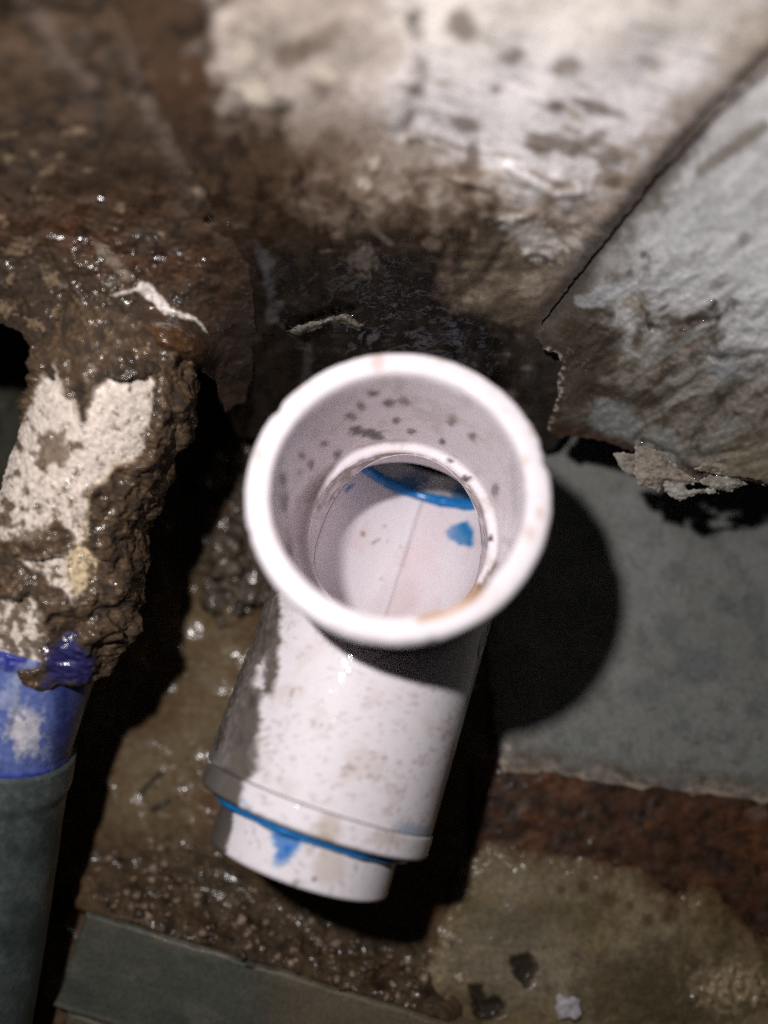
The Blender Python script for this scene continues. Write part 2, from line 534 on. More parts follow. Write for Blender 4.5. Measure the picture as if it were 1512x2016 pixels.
def centre_colour(px, py, sd):
    ox, oy = px, py
    n0, n1, n2, n3 = fbm(px/260, py/260, 50, 3), fbm(px/120, py/120, 51, 4), fbm(px/38, py/38, 52, 4), fbm(px/11, py/11, 53, 3)
    a = math.radians(16)
    u, v = px*math.cos(a)+py*math.sin(a), -px*math.sin(a)+py*math.cos(a)
    st = fbm(u/120, v/22, 54, 4)
    st2 = fbm(u/45, v/12, 55, 3)
    c = flat(px.shape, (0.82, 0.785, 0.785))
    c = mix(c, (0.84, 0.765, 0.68), 0.8*sm(240, 0, py+50*n1))
    c = mix(c, (0.58, 0.565, 0.58), sm(0.0, 0.4, st)*0.7)
    c = mix(c, (0.36, 0.285, 0.21), 0.8*sm(0.2, 0.5, st*0.8+0.6*st2-0.12+0.3*sm(150, 350, py)))
    # mottled zone
    zone = polysd(px, py, [(440, -300), (700, -300), (760, -50), (810, 120), (800, 260), (900, 310), (1000, 345), (1150, 400), (1160, 480), (1080, 640), (1040, 950), (300, 950), (300, -300)])
    c = mix(c, (0.36, 0.285, 0.225), sm(-55, 60, zone+60*n1+45*n2)*(.62+.25*sm(150, 300, py)))
    c = mix(c, (0.15, 0.10, 0.062), sm(-10, 150, zone+90*n1+90*n2)*(.30+.5*sm(180, 330, py)))
    # grimy dark mass
    dark = polysd(px, py, [(-400, -400), (450, -400), (460, 0), (470, 60), (440, 110), (480, 190), (545, 260), (600, 330), (700, 395), (860, 420), (985, 430), (985, 500), (930, 570),
                           (1000, 640), (1060, 640), (1060, 1000), (-400, 1000)])
    dm = sm(-75, 75, dark+105*n1+70*n2)
    dc = flat(px.shape, (0.075, 0.054, 0.036))
    dc = mix(dc, (0.115, 0.090, 0.064), sm(0, .6, n1+.6*n2))
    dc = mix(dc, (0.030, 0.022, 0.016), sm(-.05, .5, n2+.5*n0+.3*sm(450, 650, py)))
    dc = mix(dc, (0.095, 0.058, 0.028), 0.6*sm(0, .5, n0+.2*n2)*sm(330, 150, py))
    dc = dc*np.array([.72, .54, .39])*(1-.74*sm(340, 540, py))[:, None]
    c = c*(1-dm[:, None]) + dc*dm[:, None]
    # tan band along the crack
    tb = linedist(px, py, [(1700, -120), (1512, 80), (1310, 280), (1190, 430)])
    c = mix(c, (0.40, 0.31, 0.23), sm(80, 10, tb+45*n2+30*n1)*0.7)
    c = mix(c, (0.10, 0.075, 0.065), sm(46, 4, linedist(px, py, CRACK)+16*n2)*(.6+.35*sm(150, 450, py)))
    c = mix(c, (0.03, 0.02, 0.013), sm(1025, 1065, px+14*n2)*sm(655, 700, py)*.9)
    # lower right knot of the wall: greyer with pale rubs
    kn = sm(-.3, .4, blob(px, py, 1030, 545, 110, 95)+.5*n2)
    c = mix(c, (0.15, 0.115, 0.078), kn*0.75)
    c = mix(c, (0.48, 0.44, 0.40), sm(0, .35, blob(px, py, 1050, 470, 75, 38, 35)+.5*n2+.2*n3))
    c = mix(c, (0.36, 0.30, 0.235), 0.7*sm(.1, .45, blob(px, py, 1045, 560, 45, 30, -20)+.6*n2))
    for p, w in (([(1000, 470), (960, 540), (905, 590)], 9), ([(1000, 545), (1050, 505), (1085, 520)], 6), ([(1020, 430), (1130, 440), (1230, 452)], 6),
                 ([(820, 40), (835, 140), (820, 215), (792, 262)], 15), ([(760, 345), (820, 352)], 5), ([(800, 282), (860, 275)], 7), ([(1010, 460), (1000, 520)], 7)):
        c = mix(c, (0.09, 0.07, 0.05), (0.25+.45*sm(-.4, .3, n2))*sm(w*1.7, w*.2, linedist(px+16*n2, py+16*n1, p)+6*n3))
    spots = ((910, 48, 30, 42, -20), (912, 246, 42, 18, 10), (632, 178, 22, 20, 0), (1010, 110, 30, 22, 0), (1120, 130, 35, 20, 0), (1095, 210, 22, 16, 10), (975, 175, 16, 12, 0),
             (1110, 285, 55, 22, 20), (1160, 280, 40, 16, -35), (1200, 310, 30, 20, 0), (1208, 358, 20, 14, 0), (650, 272, 26, 30, 0), (575, 110, 50, 30, -40),
             (1060, 290, 30, 20, 30), (1180, 215, 60, 14, 20), (850, 340, 90, 12, 3), (620, 85, 70, 25, -30), (930, 305, 14, 25, 0), (850, 480, 18, 14, 0))
    for a_, b_, rx, ry, ro in spots:
        c = mix(c, (0.15, 0.11, 0.08), 0.78*sm(-.25, .55, blob(px, py, a_, b_, rx, ry, ro)+.45*n2+.2*n3))
    for a_, b_, rx, ry in ((497, 178, 36, 26), (478, 105, 22, 30), (640, 145, 24, 18), (735, 322, 12, 12), (715, 360, 20, 12)):
        c = mix(c, (0.55, 0.49, 0.40), 0.8*sm(-.3, .5, blob(px, py, a_, b_, rx, ry, 20)+.6*n2+.4*n3))
    # pale runs and rubs in the dark
    c = mix(c, (0.10, 0.098, 0.105), 0.4*sm(18, 3, linedist(px+10*n2, py, [(512, 490), (528, 540), (538, 600), (533, 625)])+14*n2))
    c = mix(c, (0.06, 0.06, 0.055), 0.5*sm(14, 3, linedist(px, py, [(610, 680), (600, 760)])+9*n2))
    c = mix(c, (0.14, 0.11, 0.09), 0.7*sm(-.1, .5, blob(px, py, 715, 510, 30, 32)+.8*n3))
    c = mix(c, (0.12, 0.11, 0.09), 0.7*sm(8, 2, linedist(px, py, [(735, 455), (770, 480)])+5*n3))
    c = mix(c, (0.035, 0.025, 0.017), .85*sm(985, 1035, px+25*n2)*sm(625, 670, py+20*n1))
    c = mix(c, (0.02, 0.014, 0.01), 0.7*sm(9, 3, linedist(px, py, LIPSLIT)+2*n3))  # shade inside the slit painted in, on top of its relief
    c *= (1+0.16*n3)[:, None]
    wet = np.clip(0.1+dm*0.75*(0.6+.7*n2), 0, 1)*sm(240, 420, py)
    return c, wet

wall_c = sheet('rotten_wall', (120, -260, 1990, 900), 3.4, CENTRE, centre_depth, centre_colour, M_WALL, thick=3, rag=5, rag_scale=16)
tag(wall_c, 'grimy brown wall fading upward to blotchy white paint, directly behind the pipe mouth', 'wall', kind='thing')

def plane3(*pts):
    P = [np.array([(a-CX)/F*z, (CY-b)/F*z, -z]) for a, b, z in pts]
    n = np.cross(P[1]-P[0], P[2]-P[0])
    k = n @ P[0]
    return lambda px, py: k/(n[0]*(px-CX)/F + n[1]*(CY-py)/F - n[2])

r_plane = plane3((1512, 100, 122.9), (1060, 640, 181.0), (1400, 970, 190))
RIGHT = [(2050, -330), (2100, 1060), (1700, 985), (1540, 962), (1470, 940), (1400, 935), (1376, 946), (1335, 925), (1300, 895), (1255, 876), (1243, 888), (1200, 872), (1150, 862),
         (1096, 862), (1076, 845), (1096, 780), (1098, 735), (1108, 715), (1096, 698), (1070, 690), (1050, 660), (1070, 600), (1150, 480), (1258, 340), (1365, 222), (1480, 118), (1810, -140)]

def right_depth(px, py, sd):
    d = r_plane(px, py)
    a = math.radians(-33)
    u, v = px*math.cos(a)+py*math.sin(a), -px*math.sin(a)+py*math.cos(a)
    rough = sm(420, 640, py)
    rel = 1.3*fbm(px/200, py/200, 61, 3) + (.10+.25*rough)*fbm(px/40, py/40, 62, 4)
    rel = rel + rough*(1.1*(ridged(u/100, v/34, 63, 4)-.5) + 0.3*fbm(px/12, py/12, 64, 3))
    wx, wy = px+14*fbm(px/38, py/38, 72, 4), py+14*fbm(px/120, py/120, 71, 4)
    for pts, a_, w in (([(1270, 500), (1262, 580), (1290, 640)], -.6, 8), ([(1290, 645), (1400, 640), (1445, 600)], -.8, 7), ([(1405, 600), (1405, 660), (1425, 690)], 1.2, 8),
                       ([(1512, 715), (1440, 770), (1370, 860), (1368, 890)], -1.4, 14), ([(1395, 700), (1430, 705), (1490, 690)], -1.0, 8), ([(1380, 900), (1420, 890), (1455, 885)], -1.2, 6),
                       ([(1250, 820), (1262, 850), (1255, 872)], -1.2, 6), ([(1265, 870), (1330, 900), (1380, 945)], -1.6, 6)):
        rel = rel + a_*np.exp(-(linedist(wx, wy, pts)/w)**2)
    cd_ = linedist(px, py, CRACK)
    rel = rel*sm(-20, 80, cd_) - 1.3*np.exp(-(cd_/17)**2)
    return d - rel + 0.4*sm(30, 0, sd)*sm(700, 600, py)

def right_colour(px, py, sd):
    n0, n1, n2, n3 = fbm(px/260, py/260, 70, 3), fbm(px/120, py/120, 71, 4), fbm(px/38, py/38, 72, 4), fbm(px/10, py/10, 73, 3)
    a = math.radians(-36)
    u, v = px*math.cos(a)+py*math.sin(a), -px*math.sin(a)+py*math.cos(a)
    st = fbm(u/120, v/26, 74, 4)
    c = flat(px.shape, (0.52, 0.522, 0.525))
    c = mix(c, (0.61, 0.61, 0.615), sm(0, .5, st+.3*n2))
    c = mix(c, (0.33, 0.32, 0.31), sm(.05, .5, -st+.4*n2)*0.7)
    c = mix(c, (0.60, 0.58, 0.57), 0.6*sm(380, 180, py+40*n1))
    for p, w, k in (([(1500, 250), (1400, 320), (1380, 335)], 15, .8), ([(1280, 370), (1290, 385)], 12, .7), ([(1465, 470), (1468, 472)], 12, .6)):
        c = mix(c, (0.16, 0.13, 0.10), k*sm(w*1.5, w*.4, linedist(px, py, p)+8*n2))
    # brown-grey grime creeping up from the lower left
    gz = polysd(px, py, [(1000, 620), (1120, 590), (1230, 640), (1250, 560), (1290, 640), (1400, 660), (1380, 700), (1512, 700), (1800, 760), (1800, 1100), (1000, 1100)])
    gm = sm(-80, 50, gz+70*n1+55*n2)
    gc = flat(px.shape, (0.205, 0.180, 0.150))
    gc = mix(gc, (0.115, 0.090, 0.066), sm(-.1, .45, n2+.4*n1+.5*sm(1350, 1150, px)))
    gc = mix(gc, (0.29, 0.285, 0.265), sm(.1, .6, st+.3*n2-.6*sm(1250, 1120, px)))
    gc = mix(gc, (0.225, 0.195, 0.125), .7*sm(840, 900, py)*sm(1400, 1450, px))
    c = c*(1-gm[:, None]) + gc*gm[:, None]
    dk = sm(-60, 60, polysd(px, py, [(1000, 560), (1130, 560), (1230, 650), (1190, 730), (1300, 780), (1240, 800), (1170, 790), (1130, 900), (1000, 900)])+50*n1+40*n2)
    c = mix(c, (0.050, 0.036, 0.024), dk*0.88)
    sw = linedist(px, py, [(1100, 600), (1190, 490), (1290, 370), (1330, 310)])
    c = mix(c, (0.14, 0.115, 0.09), .75*sm(75, 8, sw+40*n1+40*n2))
    c = mix(c, (0.42, 0.43, 0.44), .8*sm(0, .45, blob(px, py, 1190, 580, 65, 28, -15)+.5*n2))
    c = mix(c, (0.36, 0.30, 0.23), .6*sm(0, .4, blob(px, py, 1250, 600, 50, 18)+.6*n2))
    c = mix(c, (0.30, 0.31, 0.31), .8*sm(0, .4, blob(px, py, 1430, 720, 60, 40, -30)+.4*n2))
    c = mix(c, (0.23, 0.24, 0.235), .85*sm(-.1, .4, blob(px, py, 1215, 830, 70, 40, 20)+.5*n2))
    c = mix(c, (0.26, 0.265, 0.25), .8*sm(-.1, .4, blob(px, py, 1310, 875, 60, 28, 35)+.4*n2))
    for p, w, k in (([(1270, 500), (1262, 580), (1285, 640)], 6, .85), ([(1285, 640), (1320, 655), (1400, 640), (1450, 595)], 6, .8), ([(1410, 600), (1405, 670)], 6, .8),
                    ([(1512, 715), (1440, 770), (1370, 860), (1368, 890)], 12, .55), ([(1395, 700), (1430, 707), (1500, 690)], 6, .8), ([(1370, 700), (1330, 740)], 6, .6),
                    ([(1370, 880), (1385, 905), (1420, 890), (1455, 885)], 6, .85), ([(1265, 872), (1330, 900), (1378, 945)], 3, .9), ([(1190, 560), (1250, 540), (1290, 545)], 9, .5)):
        c = mix(c, (0.05, 0.038, 0.028), k*(.35+.65*sm(-.4, .3, n1+n2))*sm(w*1.7, w*.2, linedist(px+14*n2, py+14*n1, p)+6*n3))
    c = mix(c, (0.45, 0.42, 0.36), .6*sm(6, 1, linedist(px, py, [(1430, 697), (1480, 690), (1510, 700)])+4*n3))
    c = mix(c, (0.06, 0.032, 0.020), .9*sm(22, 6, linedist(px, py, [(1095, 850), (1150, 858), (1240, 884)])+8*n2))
    # pale crust round the slot
    c = mix(c, (0.40, 0.36, 0.27), sm(0, .35, n3+.3*n2)*sm(13, 4, linedist(px, py, [(1075, 690), (1105, 708), (1100, 770), (1076, 842)])))
    # dark at the crack
    c = mix(c, (0.06, 0.050, 0.047), sm(34, 4, linedist(px, py, CRACK)+12*n2)*sm(680, 600, py)*.85)
    c *= 0.88*(1+0.16*n3)[:, None]
    wet = np.clip(gm*(0.3+.6*n2)+dk*.3, 0, 1)
    return c, wet

wall_r = empty('painted_wall', W(ray(np.array(1300.), np.array(960.))*190))
tag(wall_r, 'grey painted wall right of the diagonal crack, its lower edge curling in flakes', 'wall', kind='thing')
sheet('wall_face', (1020, -340, 2110, 1070), 3.4, RIGHT, right_depth, right_colour, M_WALL, thick=2.2, rag=5, rag_scale=14, parent=wall_r, seed=2)

FLK = [([(1206, 892), (1230, 890), (1251, 896), (1251, 934), (1237, 938), (1218, 917)], 186, .9, (0.25, 0.22, 0.185), 5),
       ([(1250, 874), (1278, 880), (1305, 892), (1339, 924), (1378, 950), (1345, 955), (1305, 950), (1297, 970), (1281, 961), (1257, 957), (1248, 932)], 184.5, 1.5, (0.265, 0.225, 0.185), 9),
       ([(1306, 948), (1345, 951), (1354, 964), (1406, 960), (1414, 972), (1376, 971), (1339, 988), (1323, 980), (1306, 967)], 183.5, 1.2, (0.33, 0.325, 0.285), 6),
       ([(1374, 947), (1396, 935), (1450, 939), (1473, 953), (1440, 968), (1406, 964)], 182.5, 2.2, (0.36, 0.34, 0.29), 8),
       ([(1367, 924), (1389, 904), (1423, 901), (1474, 925), (1545, 945), (1545, 966), (1467, 945), (1406, 933)], 182, 2.4, (0.27, 0.24, 0.18), 8)]
for i, (pl, z0, curl, cc, w) in enumerate(FLK):
    P = np.array(pl, float)
    bb = (P[:, 0].min()-6, P[:, 1].min()-6, P[:, 0].max()+6, P[:, 1].max()+6)
    def fd(px, py, sd, z0=z0, curl=curl, w=w, i=i):
        return z0 + curl*np.exp(-np.maximum(sd, 0)/w)*1.2 - 0.6*fbm(px/26, py/12, 80+i, 3) - 0.15*fbm(px/7, py/7, 90+i, 3)
    def fc(px, py, sd, cc=cc, i=i):
        n2, n3 = fbm(px/22, py/14, 81+i, 4), fbm(px/6, py/6, 82+i, 3)
        c = flat(px.shape, cc)
        c = mix(c, np.array(cc)*0.45, sm(.05, .5, n2+.3*n3)*.8)
        c = mix(c, (0.42, 0.39, 0.33), sm(5, 1, sd+2*n3)*.6)
        return c*(1+.3*n3)[:, None], np.full(px.shape, .15)
    sheet('paint_flake', bb, 1.6, pl, fd, fc, M_FLAKE, thick=0.35, rag=3, rag_scale=7, parent=wall_r, seed=i)

# torn lip on the grimy wall
LIP = [(565, 652), (585, 641), (622, 632), (659, 622), (680, 618), (716, 641), (710, 653), (694, 646), (676, 637), (655, 634), (620, 650), (590, 661)]
def lip_d(px, py, sd):
    return c_plane(px, py) - 3.2 - 1.2*sm(0, 9, sd) - .5*fbm(px/20, py/12, 85, 3)
def lip_c(px, py, sd):
    n2, n3 = fbm(px/18, py/9, 86, 4), fbm(px/6, py/6, 87, 2)
    c = mix(flat(px.shape, (0.135, 0.12, 0.095)), (0.04, 0.034, 0.028), sm(0, .4, n2+.3*n3))
    return c, np.full(px.shape, .5)
lip = sheet('torn_lip', (555, 608, 726, 670), 1.7, LIP, lip_d, lip_c, M_FLAKE, thick=.5, rag=3, rag_scale=9)
lw = lip.matrix_basis.copy()
lip.parent = wall_c
lip.location = Vector(lip.location) - Vector(wall_c.location)

# ------------------------------------------------------------------ mud bank on the left
BANK = [(-420, -260), (140, -260), (215, -20), (300, 165), (385, 345), (432, 428), (462, 446), (484, 500), (498, 570), (505, 650), (500, 730), (482, 790), (446, 812), (432, 786), (424, 748), (404, 738), (386, 722),
        (345, 752), (300, 735), (250, 748), (200, 742), (150, 728), (100, 752), (72, 712), (42, 655), (0, 636), (-420, 600)]
bank_tps = tps([(-420, -260, 105), (140, -260, 100), (-100, 0, 118), (215, 0, 117), (300, 165, 129), (432, 428, 151), (490, 560, 166.5), (502, 680, 186), (500, 780, 201), (430, 760, 189),
                (0, 250, 138), (200, 300, 140), (0, 450, 154), (200, 480, 157), (350, 520, 162), (80, 600, 162), (250, 620, 162), (0, 640, 166), (-420, 600, 160), (100, 735, 160), (300, 740, 162)])

def bulge(px, py):
    return sm(-.1, .75, blob(px, py, 352, 672, 96, 40, 26))

SCRATCH = [(218, 581), (245, 572), (268, 566), (276, 553), (298, 560), (318, 582), (337, 605), (362, 616), (386, 624), (401, 640), (413, 661), (396, 645), (386, 635), (362, 627), (340, 620), (322, 618), (296, 593), (270, 573), (226, 584)]

def bank_depth(px, py, sd):
    d = bank_tps(px, py)
    rough = sm(330, 480, py)*sm(520, 330, px)+.25
    rel = 2.2*fbm(px/170, py/150, 101, 3) + (.25+.35*sm(330, 480, py))*fbm(px/45, py/35, 102, 4)
    rel = rel + rough*(.8*(ridged(px/60, py/40, 103, 3)-.5) + .35*fbm(px/11, py/11, 104, 3))
    rel = rel + 7*bulge(px, py) - 3.0*sm(16, 4, linedist(px, py, [(210, 655), (270, 668), (330, 700), (385, 728)]))*sm(.5, .1, bulge(px, py))
    rel = rel + .8*sm(-4, 8, polysd(px, py, SCRATCH))
    rel = rel - 2.5*sm(9, 2, linedist(px, py, [(408, 432), (435, 430), (466, 404), (470, 398)])+2*fbm(px/10, py/10, 105, 2))
    rel = rel - 1.2*sm(8, 2, linedist(px, py, [(172, 458), (190, 474), (214, 486)])+2*fbm(px/10, py/10, 105, 2))
    for p, a in (([(40, -20), (120, 120), (175, 175)], 1.6), ([(150, 30), (270, 190)], -1.2), ([(262, 150), (330, 290), (385, 390)], 1.2)):
        rel = rel + a*np.exp(-(linedist(px, py, p)/22)**2)
    rel = rel + 2.5*sm(655, 735, py+12*fbm(px/40, py/40, 106, 3))*sm(430, 380, px)
    return d - rel

def bank_colour(px, py, sd):
    n0, n1, n2, n3 = fbm(px/240, py/240, 110, 3), fbm(px/110, py/100, 111, 4), fbm(px/36, py/30, 112, 4), fbm(px/9, py/8, 113, 3)
    c = flat(px.shape, (0.082, 0.056, 0.036))
    c = mix(c, (0.115, 0.094, 0.075), sm(0, .6, n1+.4*n2)*sm(420, 150, py))
    c = mix(c, (0.115, 0.058, 0.030), .85*sm(-.2, .5, n1+.3*n2+.3)*sm(330, 450, py))
    c = mix(c, (0.036, 0.028, 0.022), .8*sm(0, .5, n2+.4*n0))
    low = sm(-40, 40, polysd(px, py, [(-400, 480), (100, 470), (200, 545), (270, 580), (330, 640), (420, 745), (300, 800), (-400, 760)])+30*n2)
    c = mix(c, (0.062, 0.046, 0.031), low*.9)
    c = mix(c, (0.15, 0.125, 0.09), low*sm(.15, .5, n2+.6*n3)*.7)
    for p, w in (([(40, -20), (120, 120), (175, 175)], 30), ([(262, 150), (330, 290), (385, 390)], 24)):
        c = mix(c, (0.155, 0.135, 0.125), .6*sm(w*1.2, w*.2, linedist(px, py, p)+18*n2))
    # pale plaster crumbs stuck in the mud
    for a_, b_, rx, ry, ro in ((18, 312, 16, 10, 10), (64, 303, 12, 9, 30), (95, 335, 26, 10, -30), (120, 304, 12, 6, -10), (85, 390, 26, 8, 0), (145, 260, 30, 9, -8), (20, 265, 28, 7, -10),
                               (238, 410, 12, 10, 0), (5, 430, 12, 18, 0), (68, 372, 9, 7, 0), (40, 488, 40, 20, -20), (102, 550, 22, 18, 15), (20, 545, 9, 14, 20), (175, 335, 20, 5, -5),
                               (165, 680, 16, 10, 10), (110, 612, 6, 22, 10), (72, 640, 26, 14, 30), (140, 640, 24, 12, 0), (8, 610, 30, 22, 10), (318, 460, 9, 8, 0), (390, 375, 12, 10, 0)):
        c = mix(c, (0.40, 0.325, 0.235), .6*sm(0, .6, blob(px, py, a_, b_, rx, ry, ro)+.7*n3+.4*n2))
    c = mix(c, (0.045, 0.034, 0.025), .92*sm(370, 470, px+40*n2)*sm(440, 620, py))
    b = bulge(px, py)
    c = mix(c, (0.17, 0.092, 0.040), .85*sm(.15, .7, b+.15*n2))
    c = mix(c, (0.70, 0.64, 0.60), sm(-3, 4, polysd(px, py, SCRATCH)+3*n3))
    c = mix(c, (0.50, 0.48, 0.44), .5*sm(16, 4, linedist(px, py, [(195, 487), (225, 515), (250, 545)])+12*n3))
    c = mix(c, (0.012, 0.009, 0.007), .9*sm(9, 2, linedist(px, py, [(408, 432), (435, 430), (466, 404), (470, 398)])+3*n3))
    c *= (np.array([.58, .495, .41])+np.array([.42, .505, .59])*sm(-3, 4, polysd(px, py, SCRATCH))[:, None])*(1+.06*sm(300, 100, py)*4)[:, None]*(1+.35*n3)[:, None]
    wet = sm(-.15, .35, n2+.4*n1)*sm(230, 400, py)
    wet = np.maximum(wet, .9*sm(.2, .6, b))
    return c, wet

bank = sheet('mud_bank', (-420, -260, 520, 830), 3.4, BANK, bank_depth, bank_colour, M_MUD, thick=4, rag=6, rag_scale=18)
tag(bank, 'dark brown mud bank with a bare white scratch, left of the grimy wall', 'mud bank', kind='thing')

# ------------------------------------------------------------------ crusted pipe on the left
def cpt(px, py, z):
    return np.array([(px-CX)/F*z, (CY-py)/F*z, -z])
A0, A1 = cpt(246, 700, 172), cpt(-18, 1500, 178)
AX = (A1-A0)/np.linalg.norm(A1-A0)
SX = np.cross(AX, [0, 0, 1.0]); SX /= np.linalg.norm(SX)
SZ = np.cross(SX, AX)
if SZ[2] < 0: SZ = -SZ
LEN = np.linalg.norm(A1-A0)

def tube_pts(s, ph, r):
    s = np.asarray(s, float)
    bend = np.maximum(s-101, 0)[..., None]*np.array([.17, .0, -.03])      # the grey end turns a little at its joint
    return A0 + bend + s[..., None]*AX + (r*np.cos(ph))[..., None]*SX + (r*np.sin(ph))[..., None]*SZ

def tube(name, s0, s1, ns, nph, rfun, cfun, mat, parent, caps=True):
    s, ph = np.meshgrid(np.linspace(s0, s1, ns), np.linspace(0, 2*np.pi, nph, endpoint=False), indexing='ij')
    r = rfun(s, ph)
    P = tube_pts(s, ph, r)
    px, py = proj(P)
    col, wet = cfun(px.ravel(), py.ravel(), s.ravel(), ph.ravel())
    idx = np.arange(ns*nph).reshape(ns, nph)
    nx = np.roll(idx, -1, 1)
    q = np.stack([idx[:-1], nx[:-1], nx[1:], idx[1:]], -1).reshape(-1, 4)
    V = P.reshape(-1, 3)
    if caps:
        for row, s_ in ((0, s0), (ns-1, s1)):
            c0 = len(V)
            V = np.concatenate([V, (A0+s_*AX+max(s_-101, 0)*np.array([.17, .0, -.03]))[None]])
            col = np.concatenate([col, col[row*nph][None]])
            wet = np.concatenate([wet, wet[:1]])
            cap = np.stack([idx[row], nx[row], np.full(nph, c0), np.full(nph, c0)], -1)
            q = np.concatenate([q, cap if row else cap[:, [1, 0, 2, 3]]])
    tri = q[q[:, 2] == q[:, 3]][:, :3]
    quad = q[q[:, 2] != q[:, 3]]
    allt = np.concatenate([quad[:, [0, 1, 2]], quad[:, [0, 2, 3]], tri])
    return mesh_obj(name, W(V)-np.array(parent.location), allt, col, wet, mat, parent)

pipe_l = empty('crusted_pipe', W(A1))
tag(pipe_l, 'mud-crusted pipe with flaking white plaster, a blue joint and a dark grey end', 'pipe')

def crust_r(s, ph):
    P = tube_pts(s, ph, np.full(s.shape, 16.5))
    px, py = proj(P)
    x, y, z = P[..., 0], P[..., 1], P[..., 2]
    white = crust_white(px, py)
    r = 16.0 + (1-white*.8)*(1.9+2.4*fbm(x/8, y/8, z/8, 4)) + .9*(1-white*.7)*ridged(x/6, y/6, z/6, 3) + .35*fbm(x/2.6, y/2.6, z/2.6, 3) + .25*fbm(x/.9, y/.9, z/.9, 2)
    # heavy lumps on the right flank, torn lower hem
    side = sm(.2, 1.0, np.cos(ph) if SX[0] > 0 else -np.cos(ph))
    r = r + side*(3.0*sm(38, 60, s)*sm(100, 74, s) + 1.5*sm(30, 5, s))
    r = r + 2.5*np.exp(-((s-62)/6)**2)*sm(.2, .6, fbm(ph*2, s/10, 3.0, 3)+.2)
    r = r - 3.0*sm(10, -4, s)
    hem = sm(73, 79, s + 4*fbm(ph*2.2, s/12, 8.0, 3))
    return r*(1-hem) + 16.6*hem

WH = [[(80, 745), (105, 715), (128, 765), (165, 830), (178, 780), (205, 742), (240, 728), (290, 715), (303, 755), (292, 830), (278, 890), (262, 905), (225, 915), (200, 950), (172, 965), (168, 1060), (150, 1078), (118, 1020), (60, 1065), (-120, 1060), (-120, 900), (20, 880)],
      [(36, 1100), (100, 1098), (160, 1070), (195, 1100), (165, 1172), (140, 1182), (98, 1148)],
      [(-120, 1200), (10, 1185), (60, 1170), (92, 1225), (78, 1310), (-120, 1330)]]

def crust_white(px, py):
    w = np.full(px.shape, -1e9)
    for p in WH:
        w = np.maximum(w, polysd(px, py, p))
    return sm(-5, 6, w + 10*fbm(px/28, py/28, 121, 3) + 3*fbm(px/8, py/8, 122, 2))

def crust_col(px, py, s, ph):
    n1, n2, n3 = fbm(px/70, py/70, 123, 3), fbm(px/24, py/28, 124, 4), fbm(px/7, py/8, 125, 3)
    c = flat(px.shape, (0.095, 0.066, 0.042))
    c = mix(c, (0.21, 0.155, 0.10), sm(.05, .5, n2+.5*n3)*.8)
    c = mix(c, (0.04, 0.03, 0.022), sm(0, .5, -n2+.6*n1)*.8)
    w = crust_white(px, py)
    wc = flat(px.shape, (0.66, 0.59, 0.535))
    wc = mix(wc, (0.48, 0.40, 0.30), sm(0, .5, n2)*sm(900, 1000, py+60*n1))
    wc = mix(wc, (0.60, 0.46, 0.24), .7*sm(0, .4, blob(px, py, 170, 1110, 45, 75, 15)+.3*n2))
    wc = mix(wc, (0.11, 0.085, 0.065), sm(.36, .62, n3+.35*n2+.22*sm(880, 1000, py))*.8)
    wc = mix(wc, (0.15, 0.105, 0.07), .9*sm(.05, .4, blob(px, py, 105, 885, 50, 45, -40)+.7*n2))
    wc = mix(wc, (0.13, 0.095, 0.062), .9*sm(.25, .55, n2+.5*sm(960, 1050, py)*sm(130, 60, px)))
    c = c*(1-w[:, None]) + wc*w[:, None]
    # pale torn rim of the plaster
    c = mix(c, (0.52, 0.44, 0.33), .8*sm(5, 1, linedist(px, py, [(262, 905), (228, 915), (203, 948), (174, 965), (170, 1060)])+3*n3))
    # blue paint splashed on the hem
    bl = sm(-8, 14, polysd(px, py, [(95, 1268), (140, 1240), (190, 1300), (178, 1345), (80, 1352)])+18*n2)
    c = mix(c, (0.02, 0.025, 0.20), bl*.9)
    c *= (np.array([.74, .65, .55])+np.array([.31, .37, .43])*w[:, None])*(1+.25*n3)[:, None]
    return c, sm(-.2, .4, n2+.3*n1-.15*w)

tube('crust', -8, 84, 380, 300, crust_r, crust_col, M_CRUST, pipe_l)

def blue_c(px, py, s, ph):
    n2, n3 = fbm(px/40, py/50, 131, 4), fbm(px/12, py/16, 132, 3)
    c = flat(px.shape, (0.13, 0.18, 0.45))
    c = mix(c, (0.025, 0.035, 0.29), sm(76.0, 74.0, s+1.0*n2))
    c = mix(c, (0.03, 0.045, 0.32), sm(97.5, 100.5, s+2*n2)*.95)
    c = mix(c, (0.70, 0.66, 0.68), sm(.1, .6, blob(px, py, 45, 1440, 52, 60, 15)+.6*n2+.2*n3))
    c = mix(c, (0.25, 0.26, 0.25), .6*sm(9, 2, linedist(px, py, [(40, 1335), (28, 1400), (18, 1430)])+7*n3))
    c = mix(c, (0.36, 0.41, 0.58), .7*sm(-.1, .4, n2+.3*n3))
    c = mix(c, (0.02, 0.03, 0.16), .85*sm(85, 120, px+18*n2))  # shadow of the crust lump painted into the joint's right side
    return c*(1+.2*n3)[:, None], np.full(px.shape, .6)
tube('blue_joint', 72.0, 102.5, 110, 240, lambda s, ph: 17.4+.15*fbm(ph*3, s/6, 2.0, 3)+.5*sm(76, 74.6, s)+.35*sm(99, 100.5, s), blue_c, M_PIPE, pipe_l)

